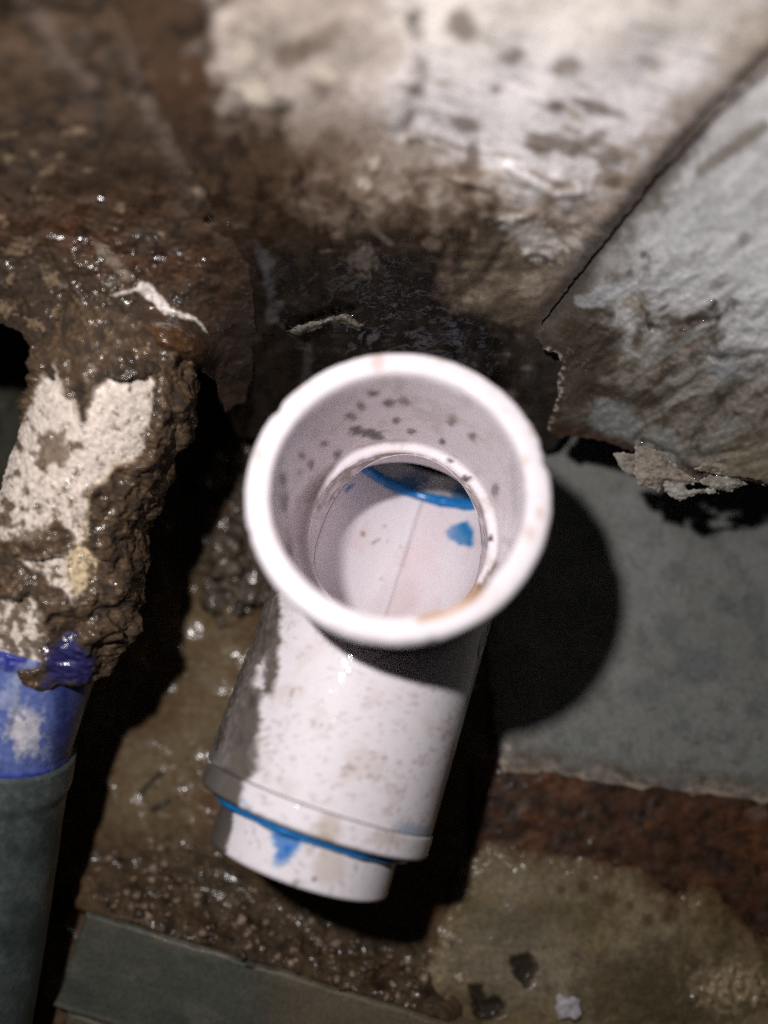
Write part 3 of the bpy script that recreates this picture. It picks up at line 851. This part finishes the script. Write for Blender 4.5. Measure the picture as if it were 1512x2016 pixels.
def teal_c(px, py, s, ph):
    n2, n3 = fbm(px/70, py/90, 133, 4), fbm(px/14, py/14, 134, 3)
    c = flat(px.shape, (0.075, 0.095, 0.092))
    c = mix(c, (0.12, 0.14, 0.13), sm(.05, .6, n2+.3*n3)*.7)
    c = mix(c, (0.045, 0.06, 0.055), sm(0, .5, -n2))
    return c*(1+.2*n3)[:, None], np.full(px.shape, .35)
tube('grey_end', 100.8, 236, 160, 160, lambda s, ph: 18.9-1.0*sm(108, 112, s)-1.2*sm(140, 220, s)+.1*fbm(ph*2, s/9, 1.0, 2), teal_c, M_PIPE, pipe_l)

# ------------------------------------------------------------------ grey-green board at the lower left
def on_floor(px, py, h):
    d = floor_depth(np.array(float(px)), np.array(float(py)), h)
    return W(ray(np.array(float(px)), np.array(float(py)))*d)
BH = 10.0
c0, c1, c2 = on_floor(180, 1800, BH), on_floor(840, 2003, BH), on_floor(106, 1984, BH)
ux = (c1-c0); ux /= np.linalg.norm(ux)
uy = np.array([ux[1], -ux[0], 0.0])
wid = abs((c2-c0) @ uy)
def board_mesh(name, L_, wdt, hgt, parent, off, colfn, nl=220, nw=60, bev=.0006):
    """box with a finely divided, slightly worn top; off = (along, across, bottom z)"""
    us = np.concatenate([[0, bev], np.linspace(.002, L_-.002, nl), [L_-bev, L_]])
    vs = np.concatenate([[0, bev], np.linspace(.0012, wdt-.0012, nw), [wdt-bev, wdt]])
    U, V = np.meshgrid(us, vs, indexing='ij')
    edge = (U < bev/2) | (U > L_-bev/2) | (V < bev/2) | (V > wdt-bev/2)
    Z = hgt + .00018*fbm(U*60, V*90, 4.0, 3) - edge*bev
    top = np.stack([U, V, Z], -1)
    n0, n1 = U.shape
    idx = np.arange(n0*n1).reshape(n0, n1)
    q = [np.stack([idx[:-1, :-1], idx[:-1, 1:], idx[1:, 1:], idx[1:, :-1]], -1).reshape(-1, 4)]
    top[..., 1] += np.where(V < .0009, 1, 0)*(.0009*fbm(U*90, V*0+off[1], 6.0, 3)) + np.where(V > wdt-.0009, 1, 0)*(.0006*fbm(U*110, V*0, 7.0, 3))
    top[..., 0] += np.where(U < .001, 1, 0)*(.0012*fbm(V*120, U*0, 8.0, 3)+.0004)
    Vv = top.reshape(-1, 3)
    ring = np.concatenate([idx[:, 0], idx[-1, 1:], idx[-2::-1, -1], idx[0, -2:0:-1]])
    low = Vv[ring].copy(); low[:, 2] = 0
    b0 = len(Vv)
    Vv = np.concatenate([Vv, low])
    k = np.arange(len(ring)); k2 = (k+1) % len(ring)
    q.append(np.stack([ring[k], ring[k2], b0+k2, b0+k], -1))
    q = np.concatenate(q)
    u, v = Vv[:, 0]+off[0], Vv[:, 1]+off[1]
    col, wet = colfn(u, v, Vv[:, 2])
    P = c0[None]*np.array([1, 1, 0]) + u[:, None]*ux + v[:, None]*uy
    P[:, 2] = Vv[:, 2] + off[2]
    org = P.mean(0); org[2] = P[:, 2].min()
    return mesh_obj(name, P, q[:, ::-1], col, wet, M_BOARD, parent, org)
def board_c(u, v, z):
    n1, n2, n3 = fbm(u*40, v*60, 141, 3), fbm(u*90, v*160, 142, 4), fbm(u*900, v*900, 143, 2)
    c = flat(u.shape, (0.086, 0.090, 0.070))
    c = mix(c, (0.062, 0.068, 0.056), sm(0, .5, n1))
    c = mix(c, (0.13, 0.13, 0.10), sm(.1, .6, n2)*.6)
    c = mix(c, (0.20, 0.175, 0.13), .7*sm(.004, .0005, v+.0015*n2)*sm(-.1, .4, n2+.2))
    c = mix(c, (0.17, 0.165, 0.135), .7*sm(wid-.0022, wid-.0006, v))
    c = mix(c, (0.16, 0.12, 0.075), .8*sm(.045, .075, u+.01*n1)*sm(.022, .006, v+.01*n2))
    return c*.85*(1+.25*n3)[:, None], np.full(u.shape, .2)
bo = board_mesh('board', .163, wid, BH/1000-.0005, None, (-.0025, 0, 0.0005), board_c)
tag(bo, 'flat grey-green board lying across the lower left corner', 'board')
def ledge_c(u, v, z):
    n2, n3 = fbm(u*160, v*220, 145, 4), fbm(u*900, v*900, 146, 2)
    c = mix(flat(u.shape, (0.10, 0.09, 0.06)), (0.05, 0.045, 0.03), sm(0, .4, n2))
    return c*(1+.4*n3)[:, None], np.full(u.shape, .3)
lo = board_mesh('mud_strip', .15, .03, .0085, None, (.001, wid+.0006, .0003), ledge_c, nl=160, nw=40)
lo.parent = bo
lo.location = Vector(lo.location) - Vector(bo.location)
lo['label'] = 'muddy brown strip along the near edge'

# ------------------------------------------------------------------ white PVC tee
A1o = np.array([-0.02, 0.298, 0.954]); A1o /= np.linalg.norm(A1o)
a2 = np.array([-0.315, -0.93, 0.0]); a2[2] = -(a2 @ A1o)/A1o[2]; a2 /= np.linalg.norm(a2)
TY = -a2
TX = np.cross(TY, A1o)
TC = np.array([3.7, -12.2, -188.0])
def Tcam(v):      # tee frame mm -> camera mm
    v = np.asarray(v, float)
    return TC + v[..., :1]*TX + v[..., 1:2]*TY + v[..., 2:3]*A1o
Rw = np.array([[1, 0, 0], [0, CT, -ST], [0, ST, CT]])
tee = empty('pipe_tee', W(TC))
mw = Matrix.Identity(4)
for k, ax in enumerate((TX, TY, A1o)):
    a = Rw @ ax
    for r in range(3): mw[r][k] = a[r]
mw.translation = Vector(W(TC))
tee.matrix_world = mw
tag(tee, 'white plastic pipe tee with open mouth facing up and blue cement at its joints', 'pipe fitting')

WHITE = np.array([0.85, 0.80, 0.838])
def pvc_base(V):
    n2, n3 = fbm(V[:, 0]/9, V[:, 1]/9, V[:, 2]/9, 4), fbm(V[:, 0]/1.6, V[:, 1]/1.6, V[:, 2]/1.6, 3)
    c = flat((len(V),), WHITE)
    c = mix(c, WHITE*np.array([.95, .90, .86]), sm(.05, .6, n2)*.5)
    return c, n2, n3
def speck(c, V, amt, scale=1.0, colr=(0.36, 0.25, 0.215), seed=0):
    a = fbm(V[:, 0]/(1.15*scale)+seed, V[:, 1]/(1.15*scale), V[:, 2]/(1.15*scale), 2)
    b = fbm(V[:, 0]/(7*scale), V[:, 1]/(7*scale)+seed, V[:, 2]/(7*scale), 2)
    return mix(c, colr, amt*sm(.30, .62, a+.45*b))

class MB:
    def __init__(self):
        self.v, self.q, self.n = [], [], 0
    def add(self, V, q):
        self.v.append(np.asarray(V, float).reshape(-1, 3)); self.q.append(np.asarray(q)+self.n); self.n += len(self.v[-1])
    def grid(self, V, closed=True, flip=False):
        a, b = V.shape[:2]
        idx = np.arange(a*b).reshape(a, b)
        if closed:
            nx = np.roll(idx, -1, 1)
            q = np.stack([idx[:-1], nx[:-1], nx[1:], idx[1:]], -1).reshape(-1, 4)
        else:
            q = np.stack([idx[:-1, :-1], idx[:-1, 1:], idx[1:, 1:], idx[1:, :-1]], -1).reshape(-1, 4)
        if flip: q = q[:, ::-1]
        self.add(V, q)
    def get(self):
        return np.concatenate(self.v), np.concatenate(self.q)

NPH = 220
PH = np.linspace(0, 2*np.pi, NPH, endpoint=False)
def lathe_z(prof):      # profile [(r,z)] round the branch axis
    pr = np.array(prof, float)
    return np.stack([pr[:, :1]*np.cos(PH), pr[:, :1]*np.sin(PH), np.repeat(pr[:, 1:], NPH, 1)], -1)
def lathe_y(prof):      # profile [(r,y)] round the run axis
    pr = np.array(prof, float)
    return np.stack([pr[:, :1]*np.sin(PH), np.repeat(pr[:, 1:], NPH, 1), pr[:, :1]*np.cos(PH)], -1)
def dense(prof, step=.5):
    out = [prof[0]]
    for (a, b), (c, d) in zip(prof[:-1], prof[1:]):
        n = max(1, int(math.hypot(c-a, d-b)/step))
        for k in range(1, n+1):
            out.append((a+(c-a)*k/n, b+(d-b)*k/n))
    return out

def cut_hole(V, q, rad, R):
    """open the run under the branch: drop faces inside radius rad, snap the border onto it"""
    r = np.hypot(V[:, 0], V[:, 1])
    ins = (r < rad) & (V[:, 2] > 0)
    q = q[~ins[q].all(1)]
    k = np.where(ins)[0]
    V = V.copy()
    s = rad/np.maximum(r[k], 1e-6)
    V[k, 0] *= s; V[k, 1] *= s
    V[k, 2] = np.sqrt(np.maximum(R*R-V[k, 0]**2, 0))
    used = np.unique(q)
    rm = np.full(len(V), -1); rm[used] = np.arange(len(used))
    return V[used], rm[q]

RO, RB, RS = 27.9, 21.6, 24.0
Y_END, Y_LINE = 34.0, -61.0
# --- run shell (outside + bore)
b = MB()
Vr = lathe_y(dense([(RO, Y_LINE), (RO, Y_END-.6), (RO-.6, Y_END), (RS, Y_END), (RS, 24.3), (RB+.2, 24.3), (RB, 23.9)]))
idx = np.arange(Vr.shape[0]*NPH).reshape(Vr.shape[0], NPH); nx = np.roll(idx, -1, 1)
q = np.stack([idx[:-1], idx[1:], nx[1:], nx[:-1]], -1).reshape(-1, 4)
V0, q0 = cut_hole(Vr.reshape(-1, 3), q, 25.0, RO)
V0 = V0; b.add(V0, q0)
Vi = lathe_y(dense([(RB, 23.9), (RB, -23.9), (RB+.2, -24.3), (RS, -24.3), (RS, Y_LINE)]))
idx = np.arange(Vi.shape[0]*NPH).reshape(Vi.shape[0], NPH); nx = np.roll(idx, -1, 1)
q = np.stack([idx[:-1], idx[1:], nx[1:], nx[:-1]], -1).reshape(-1, 4)
# only the bore section is opened
V1, q1 = cut_hole(Vi.reshape(-1, 3), q, 20.95, RB)
b.add(V1, q1)
V, Q = b.get()
c, n2, n3 = pvc_base(V)
px, py = proj(Tcam(V))
rad = np.hypot(V[:, 0], V[:, 2])
outer = (rad > RO-.7)
# outside: brown specks, stains near the collar
co = speck(c, V, .75*1.0, 1.0)
co = mix(c, co, sm(-15, -40, V[:, 1]+8*n2)*(.55+.45*sm(0, .5, n2)))
co = mix(co, (0.55, 0.44, 0.39), .25*sm(.15, .5, n2+.3*n3)*sm(-20, -45, V[:, 1]))
# slightly raised grey film on the left flank
wob = 10*fbm(px/26, py/26, 151, 4)+4*fbm(px/7, py/7, 152, 2)
film = polysd(px, py, [(300, 1000), (560, 1000), (556, 1208), (551, 1298), (542, 1372), (521, 1362), (522, 1300), (507, 1310), (503, 1340), (516, 1362), (517, 1380), (514, 1420), (512, 1498), (519, 1514), (488, 1533), (478, 1556), (470, 1600), (300, 1600)])
fm = sm(-6, 6, film+wob)
fcol = flat((len(V),), (0.135, 0.115, 0.098))
fcol = mix(fcol, (0.23, 0.205, 0.185), sm(-.1, .5, n2+.6*n3)*.8)
fcol = mix(fcol, (0.04, 0.032, 0.026), sm(.1, .5, fbm(px/30, py/60, 153, 3))*.6)
fcol = mix(fcol, (0.22, 0.20, 0.185), .6*sm(14, 4, linedist(px, py, [(470, 1260), (430, 1420), (400, 1530)])))
co = co*(1-fm[:, None]) + fcol*fm[:, None]
co = mix(co, (0.03, 0.22, 0.36), .5*sm(3, 1, np.abs(V[:, 1]-Y_LINE))*sm(760, 800, px))
# inside: blue drop, tan dots
ci = c.copy()
ci = mix(ci, WHITE*np.array([.97, .88, .88]), .5*sm(.1, .6, n2))
px0, py0 = px, py
px, py = px+2*fbm(px0/16, py0/16, 171, 2), py+2*fbm(px0/16, py0/16, 172, 2)
drop = polysd(px, py, [(876, 1048), (886, 1036), (905, 1029), (922, 1026), (931, 1045), (932, 1070), (926, 1078), (905, 1072), (886, 1062)])
ci = mix(ci, (0.16, 0.42, 0.66), .55*sm(-5, 2, drop+3*n2))
ci = mix(ci, (0.020, 0.22, 0.52), sm(-2, 4, drop+1.0*n3)*(.78+.22*sm(-.3, .3, n2)))
ci = mix(ci, (0.02, 0.20, 0.47), sm(-2, 3, polysd(px, py, [(676, 965), (697, 947), (700, 953), (682, 970)])+2*n3))
ci = mix(ci, (0.10, 0.38, 0.50), .7*sm(7, 2, linedist(px, py, [(660, 1200), (700, 1215), (735, 1222)])+2*n3))
for a_, b_, rx, ry in ((715, 1051, 6, 7), (791, 1077, 4, 4), (757, 1036, 3, 3), (764, 1065, 2.5, 2.5), (762, 1212, 6, 2.5), (750, 1140, 3, 2), (738, 1068, 8, 4), (745, 1062, 5, 4), (870, 1010, 3, 2)):
    ci = mix(ci, (0.36, 0.23, 0.13), .75*sm(-.2, .5, blob(px, py, a_, b_, rx, ry, -30)+.3*n3))
ci = mix(ci, (0.50, 0.38, 0.36), .7*sm(.45, .15, np.abs(V[:, 0]-.55))*(V[:, 2] < 0)*(.6+.6*n2))
ci = mix(ci, WHITE*np.array([.96, .86, .87]), .6*sm(0, 2, V[:, 0])*sm(14, 6, V[:, 0])*(V[:, 2] < 0))
ci = mix(ci, (0.60, 0.47, 0.44), .35*sm(-.1, .6, blob(px, py, 780, 1180, 45, 70, 20)+.3*n2))
px, py = px0, py0
c = np.where(outer[:, None], co, ci)
rr = np.maximum(rad, 1e-6)
lift = fm*outer*(.30+.35*sm(-.4, .4, n3)+.25*n2)
V = V + np.stack([V[:, 0]/rr*lift, 0*lift, V[:, 2]/rr*lift], -1)
mesh_obj('body', V*.001, Q, c, fm*outer*.9, M_PVC, tee)

# --- branch: outside wall, bead rim, socket, stop ledge, short bore
b = MB()
rim = [(27.2, 0.0), (27.2, 47.5), (27.5, 49.0), (28.3, 50.0), (29.0, 50.7), (29.25, 51.6), (29.25, 54.9), (29.0, 55.7), (28.4, 56.2), (27.6, 56.4), (26.2, 56.45), (25.2, 56.35), (24.6, 56.0), (24.25, 55.3),
       (24.0, 53.8), (23.75, 42), (23.4, 24.0), (23.1, 23.2), (22.6, 22.8), (21.8, 22.6), (21.3, 22.3), (21.05, 21.8)]
# outside trimmed to the run
Vb = lathe_z(dense(rim, .45))
lipw = sm(49, 51, Vb[..., 2])
wv = .10*fbm(Vb[..., 0]/6, Vb[..., 1]/6, Vb[..., 2]/6, 3) + .07*fbm(Vb[..., 0]/1.2, Vb[..., 1]/1.2, Vb[..., 2]/1.2, 2)
for ang, dep_, wd_ in ((28, .5, .05), (34, .35, .03), (163, .4, .035), (300, .3, .03), (215, .3, .025)):
    da = (np.arctan2(Vb[..., 1], Vb[..., 0]) - math.radians(ang) + np.pi) % (2*np.pi) - np.pi
    wv = wv - dep_*np.exp(-(da/wd_)**2)*sm(26.5, 29, np.hypot(Vb[..., 0], Vb[..., 1]))
sc_ = 1 + lipw*wv/np.maximum(np.hypot(Vb[..., 0], Vb[..., 1]), 1)
Vb = np.stack([Vb[..., 0]*sc_, Vb[..., 1]*sc_, Vb[..., 2]+lipw*.6*wv], -1)
b.grid(Vb, True)
nb = 30
t = np.linspace(0, 1, nb)[:, None]
zmin = np.sqrt(np.maximum(RB**2-(21.05*np.cos(PH))**2, 0))[None]-.15
zz = 21.8*(1-t)+np.minimum(zmin, 21.7)*t
b.grid(np.stack([np.broadcast_to(21.05*np.cos(PH), zz.shape), np.broadcast_to(21.05*np.sin(PH), zz.shape), zz], -1), True)
V, Q = b.get()
c, n2, n3 = pvc_base(V)
px, py = proj(Tcam(V))
rad = np.hypot(V[:, 0], V[:, 1]); z = V[:, 2]
inner = (rad < 24.3) & (z < 55.0)
# dirt spots in the socket
ins = c.copy()
for a_, b_, rx, ry in ((720, 852, 32, 10), (700, 846, 14, 8), (765, 792, 12, 9), (795, 790, 12, 9), (780, 828, 8, 8), (690, 820, 12, 8), (735, 775, 12, 7), (665, 895, 9, 12), (612, 915, 8, 12), (557, 945, 9, 16),
                       (560, 985, 10, 22), (640, 875, 9, 8), (870, 870, 8, 9), (890, 828, 9, 10), (930, 860, 8, 9), (920, 942, 12, 8), (885, 907, 8, 6), (965, 1058, 5, 9), (595, 898, 9, 9), (810, 850, 10, 6),
                       (655, 978, 6, 5), (628, 998, 5, 8), (710, 800, 9, 9), (565, 1100, 12, 40), (975, 965, 8, 12), (590, 930, 6, 6), (742, 860, 16, 8)):
    ins = mix(ins, (0.085, 0.055, 0.038), .95*sm(-.3, .5, blob(px, py, a_, b_, rx, ry, 5)+.55*n3+.2*n2))
ins = mix(ins, (0.42, 0.28, 0.25), .5*sm(5, 1, linedist(px, py, [(705, 880), (750, 870), (800, 868)])+4*n3))
ins = mix(ins, (0.55, 0.48, 0.46), .5*sm(.15, .55, n2+.4*n3))
# brown scum under the stop ledge and on its lower right
ldg = (rad < 22.9) & (z > 4)
sc = sm(.0, .35, fbm(V[:, 0]/3, V[:, 1]/3, V[:, 2]/2, 3)+.25)*sm(22.8, 21.4, z)
ins = np.where(ldg[:, None], mix(ins, (0.23, 0.125, 0.06), sc*.8*sm(-5, 8, V[:, 1])), ins)
brn = linedist(px, py, [(835, 1222), (885, 1214), (920, 1190), (940, 1160)])
ins = mix(ins, (0.42, 0.22, 0.09), .85*sm(20, 5, brn+10*n2))
ins = mix(ins, (0.16, 0.10, 0.06), .8*sm(9, 2, linedist(px, py, [(905, 1212), (925, 1190), (950, 1150), (975, 1110)])+6*n3))
out = speck(c, V, .22, 1.2, (0.62, 0.47, 0.41), 3.0)
for a_, b_, r_ in ((1046, 850, 12), (1040, 1050, 14), (1062, 1010, 10), (510, 895, 10), (870, 702, 10), (1035, 905, 10), (745, 712, 14)):
    out = mix(out, (0.58, 0.42, 0.35), .55*sm(-.3, .6, blob(px, py, a_, b_, r_, r_*1.3)+.5*n2))
out = mix(out, (0.45, 0.38, 0.34), .5*sm(.1, .5, n2+.4*n3)*sm(48, 25, z))
film2 = sm(-3, 4, polysd(px, py, [(300, 1000), (556, 1000), (552, 1298), (300, 1340)])+3*n3)*sm(44, 36, z)
out = mix(out, (0.135, 0.117, 0.10), film2)
for arr in (out,):
    arr[:] = mix(arr, (0.50, 0.27, 0.11), .85*sm(22, 5, linedist(px, py, [(835, 1224), (885, 1217), (922, 1192), (945, 1160)])+9*n2)*sm(26.4, 25.2, rad)*(z > 50))
    arr[:] = mix(arr, (0.16, 0.10, 0.06), .8*sm(10, 2, linedist(px, py, [(880, 1222), (918, 1200), (950, 1155), (978, 1108)])+7*n3)*sm(25.6, 24.8, rad)*(z > 50))
    arr[:] = mix(arr, (0.30, 0.45, 0.55), .4*sm(9, 2, linedist(px, py, [(985, 1095), (1005, 1065)])+5*n3)*(z > 50))
c = np.where(inner[:, None], ins, out)
mesh_obj('mouth_socket', V*.001, Q, c, np.zeros(len(V)), M_PVC, tee)

# --- bushing collar
def part_y(name, prof, colfn, step=.4, mat=M_PVC):
    b = MB()
    V3 = lathe_y(dense(prof, step))
    b.grid(V3, True, flip=True)
    V, Q = b.get()
    c, n2, n3 = pvc_base(V)
    px, py = proj(Tcam(V))
    c, wet = colfn(V, c, n2, n3, px, py)
    return mesh_obj(name, V*.001, Q, c, wet, mat, tee)

def collar_c(V, c, n2, n3, px, py):
    c = speck(c, V, .55, 1.0, seed=5)
    c = mix(c, (0.46, 0.36, 0.25), .55*sm(-.2, .5, blob(px, py, 645, 1630, 30, 40)+.4*n2))
    c = mix(c, (0.50, 0.42, 0.32), .5*sm(-.2, .5, blob(px, py, 760, 1650, 40, 20)+.4*n2))
    c = mix(c, (0.10, 0.36, 0.55), .6*sm(3.5, 1, linedist(px, py, [(478, 1575), (492, 1596)])+1.5*n3))
    fm = sm(-3, 4, polysd(px, py, [(300, 1500), (484, 1500), (478, 1556), (468, 1600), (455, 1640), (300, 1700)])+5*fbm(px/14, py/14, 161, 3))
    c = mix(c, (0.135, 0.117, 0.10), fm)
    low = sm(-66.0, -66.5, V[:, 1])
    c = mix(c, (0.03, 0.05, 0.08), low*.8)
    return c, fm*.8
part_y('collar', [(RS, -61.25), (27.7, -61.25), (28.15, -61.5), (28.2, -62), (28.2, -65.8), (27.8, -66.4), (25.0, -66.6), (21.2, -66.6)], collar_c)

def pipe_c(V, c, n2, n3, px, py):
    c = speck(c, V, .45, 1.0, seed=9)
    c = mix(c, (0.55, 0.46, 0.36), .5*sm(-.2, .5, blob(px, py, 650, 1710, 35, 45)+.4*n2))
    c = mix(c, (0.05, 0.04, 0.035), .9*sm(-.1, .5, blob(px, py, 619, 1731, 6, 5)+.3*n3))
    c = mix(c, (0.24, 0.19, 0.15), .7*sm(-.1, .5, blob(px, py, 583, 1738, 9, 11)+.4*n3))
    # blue run of cement
    qx, qy = px+4*fbm(px/12, py/12, 173, 3), py+4*fbm(px/12, py/12, 174, 3)
    dr = polysd(qx, qy, [(528, 1625), (602, 1650), (592, 1664), (573, 1686), (556, 1705), (543, 1712), (536, 1700), (545, 1675), (540, 1652)])
    c = mix(c, (0.20, 0.48, 0.70), .6*sm(-9, 3, dr+2*n3)*sm(1728, 1680, py))
    c = mix(c, (0.008, 0.15, 0.52), sm(-5, 6, dr+2*n3)*sm(1718, 1682, py+4*n3)*(.8+.2*sm(-.3, .3, n3)))
    c = mix(c, (0.015, 0.12, 0.24), sm(-69.0, -68.0, V[:, 1]+.4*n2)*sm(480, 520, px))
    fm = sm(-3, 4, polysd(px, py, [(300, 1500), (470, 1560), (452, 1650), (440, 1690), (300, 1760)])+5*fbm(px/14, py/14, 162, 3))
    c = mix(c, (0.11, 0.095, 0.085), fm)
    return c, fm*.8
part_y('outlet_pipe', [(21.9, -50), (21.9, -76.6), (21.6, -77.2), (21.1, -77.4), (19.4, -77.4), (19.2, -77), (19.2, -50)], pipe_c, .35)

# --- pipe stub glued in the far side
def stub_c(V, c, n2, n3, px, py):
    c = mix(c*.5, (0.012, 0.11, 0.26), .9*sm(-.5, .2, n2))
    return c, np.zeros(len(V))
part_y('inlet_stub', [(23.8, 24.6), (23.8, 33.6), (21.0, 33.6), (21.0, 24.6), (23.8, 24.6)], stub_c, 1.0)

def torus_y(name, R, y0, rx, ry, mat, wobble=.0, seed=0.):
    k = np.linspace(0, 2*np.pi, 16, endpoint=False)
    P, Kk = np.meshgrid(PH, k, indexing='xy')
    wv = 1+wobble*fbm(np.cos(P)*3+seed, np.sin(P)*3, seed, 3)
    r = R + rx*np.cos(Kk)*wv
    V3 = np.stack([r*np.sin(P), y0+ry*np.sin(Kk)*wv, r*np.cos(P)], -1)
    V3 = np.concatenate([V3, V3[:1]])
    b = MB(); b.grid(V3, True)
    V, Q = b.get()
    return mesh_obj(name, V*.001, Q, None, None, mat, tee)
gr1 = torus_y('cement_ring', 21.5, 25.6, 1.35, 1.7, M_GLUE, .5, 1.7)
gr1['label'] = 'blue cement ring round the inner opening'
gr2 = torus_y('cement_ring', 22.8, -67.6, 1.6, 1.1, M_GLUE, .5, 4.1)
gr2['label'] = 'dark blue cement line below the collar'

ang_ = np.linspace(0, 2*np.pi, 40, endpoint=False)
kk = np.linspace(0, 2*np.pi, 9)[:-1]
Ag, Kg0 = np.meshgrid(ang_, kk, indexing='xy')
rr_ = 1.0+.13*np.cos(Kg0)
th_ = math.radians(72)+np.cos(Ag)*rr_*2.0/RO
yy_ = -15+np.sin(Ag)*rr_*4.2
Rr_ = RO+.28*np.sin(Kg0)
Vm = np.stack([Rr_*np.sin(th_), yy_, Rr_*np.cos(th_)], -1)
Vm = np.concatenate([Vm, Vm[:1]])
b = MB(); b.grid(Vm, True)
V, Q = b.get()
mesh_obj('moulded_mark', V*.001, Q, flat((len(V),), WHITE*.95), np.zeros(len(V)), M_PVC, tee)
# --- moulding seam along the bottom of the run
k = np.linspace(0, np.pi, 9)
ys = np.linspace(-23.5, 23.7, 120)
Yg, Kg = np.meshgrid(ys, k, indexing='ij')
sx = .1*fbm(Yg/9, Yg*0, 3.0, 2)
Vs = np.stack([-.4+sx+.6*np.cos(Kg), Yg, -RB-.05+1.15*np.sin(Kg)], -1)
b = MB(); b.grid(Vs, False)
V, Q = b.get()
c, _, n3 = pvc_base(V)
mesh_obj('mould_seam', V*.001, Q, c*.97, np.zeros(len(V)), M_PVC, tee)

# ------------------------------------------------------------------ loose bits
rng = random.Random(5)
def rock(seed, r, squash=.7, sub=1):
    import bmesh
    bm = bmesh.new()
    bmesh.ops.create_icosphere(bm, subdivisions=sub, radius=1)
    V = np.array([v.co[:] for v in bm.verts])
    T = np.array([[v.index for v in f.verts] for f in bm.faces])
    bm.free()
    d = 1+.75*fbm(V[:, 0]*1.2+seed*3.1, V[:, 1]*1.2, V[:, 2]*1.2+seed, 3)
    V = V*d[:, None]*r*(1+(.22 if sub == 1 else 0)*np.sin(np.arange(len(V))*12.9898*(seed+1)))[:, None]
    V[:, 2] *= squash
    return V, T

gv, gf, gc, gw, off = [], [], [], [], 0
shapes = [rock(i, 1.0) for i in range(8)]
def floor_xy(px, py):
    h = float(ground_relief(np.array([px]), np.array([py]))[0])
    d = floor_depth(np.array(px), np.array(py), h)
    return W(ray(np.array(px), np.array(py))*d)
n = 0
zone = [(190, 1690), (330, 1640), (430, 1690), (560, 1770), (700, 1850), (900, 1910), (960, 1990), (800, 1985), (560, 1905), (300, 1825), (195, 1790)]
pts = []
while len(pts) < 420:
    x, y = rng.uniform(180, 980), rng.uniform(1630, 1995)
    if polysd(np.array([x]), np.array([y]), zone)[0] > 0 and float(fbm(np.array([x/45]), np.array([y/45]), 3.0, 2)[0]) > rng.uniform(-.6, .5):
        pts.append((x, y))
PX = np.array(pts)
HH = ground_relief(PX[:, 0], PX[:, 1])
WP = W(ray(PX[:, 0], PX[:, 1])*floor_depth(PX[:, 0], PX[:, 1], HH)[:, None])
for k in range(len(pts)):
    V, T = shapes[k % 8]
    r = (.30+1.7*rng.random()**3.5)*.001
    a = rng.uniform(0, 6.28)
    ca, sa = math.cos(a), math.sin(a)
    X = np.stack([V[:, 0]*ca-V[:, 1]*sa, (V[:, 0]*sa+V[:, 1]*ca)*rng.uniform(.7, 1), V[:, 2]], -1)*r
    base = np.array(rng.choice([(0.13, 0.088, 0.055), (0.20, 0.14, 0.10), (0.08, 0.055, 0.035), (0.26, 0.19, 0.14), (0.06, 0.042, 0.028), (0.16, 0.10, 0.055)]))
    gv.append(X + WP[k] + np.array([0, 0, r*.1]))
    gf.append(T+off); off += len(V)
    gc.append(np.broadcast_to(base*rng.uniform(.8, 1.2), X.shape)); gw.append(np.full(len(V), .6))
gg = mesh_obj('gravel', np.concatenate(gv), np.concatenate(gf), np.concatenate(gc), np.concatenate(gw), M_STONE, None, WP.mean(0), smooth=False)
tag(gg, 'brown gravel and crumbs scattered beside the board', 'gravel', kind='stuff')

gv, gf, gc, gw, off = [], [], [], [], 0
for k in range(46):          # dark wet clods heaped against the tee's left side
    x = rng.gauss(462, 42); y = rng.gauss(1080, 95)
    if not (395 < x < 560 and 850 < y < 1225):
        continue
    V, T = rock(k*1.37 % 11, 1.0, .75, 3)
    r = (1.6+3.6*rng.random()**1.6)*.001
    nrm = V/np.linalg.norm(V, axis=1)[:, None]
    V = V + nrm*(.16*fbm(V[:, 0]*4+k, V[:, 1]*4, V[:, 2]*4, 3))[:, None]
    h = float(ground_relief(np.array([x]), np.array([y]))[0])
    p = W(ray(np.array(x), np.array(y))*floor_depth(np.array(x), np.array(y), h))
    gv.append(V*r + p + np.array([0, 0, r*.15])); gf.append(T+off); off += len(V)
    n_ = fbm(V[:, 0]*2+k, V[:, 1]*2, V[:, 2]*2, 3)
    gc.append(mix(flat((len(V),), (0.060, 0.044, 0.030)), (0.15, 0.12, 0.085), sm(0, .5, n_+.2*rng.random())))
    gw.append(sm(-.3, .3, n_))
dg = mesh_obj('mud_debris', np.concatenate(gv), np.concatenate(gf), np.concatenate(gc), np.concatenate(gw), M_FLOOR, None, np.concatenate(gv).mean(0))
tag(dg, 'dark wet clods of mud heaped against the left side of the white tee', 'mud', kind='stuff')

for px_, py_, r, colr, lab in ((1116, 1985, 3.4, (0.46, 0.43, 0.45), 'pale grey pebble at the bottom edge on the tan mortar'),
                               (905, 1925, 1.3, (0.42, 0.34, 0.25), 'small cream crumb left of the round hole in the mortar')):
    V, T = rock(px_ % 17, r*.001, .4, 3)
    p = on_floor(px_, py_, 4.5)
    cc = flat((len(V),), colr)*(1+.2*fbm(V[:, 0]*700, V[:, 1]*700, V[:, 2]*700, 2))[:, None]
    ob = mesh_obj('pebble', V, T, cc, np.full(len(V), .2), M_STONE, None, None)
    ob.location = p
    tag(ob, lab, 'pebble', 'pebbles on the mortar bed')
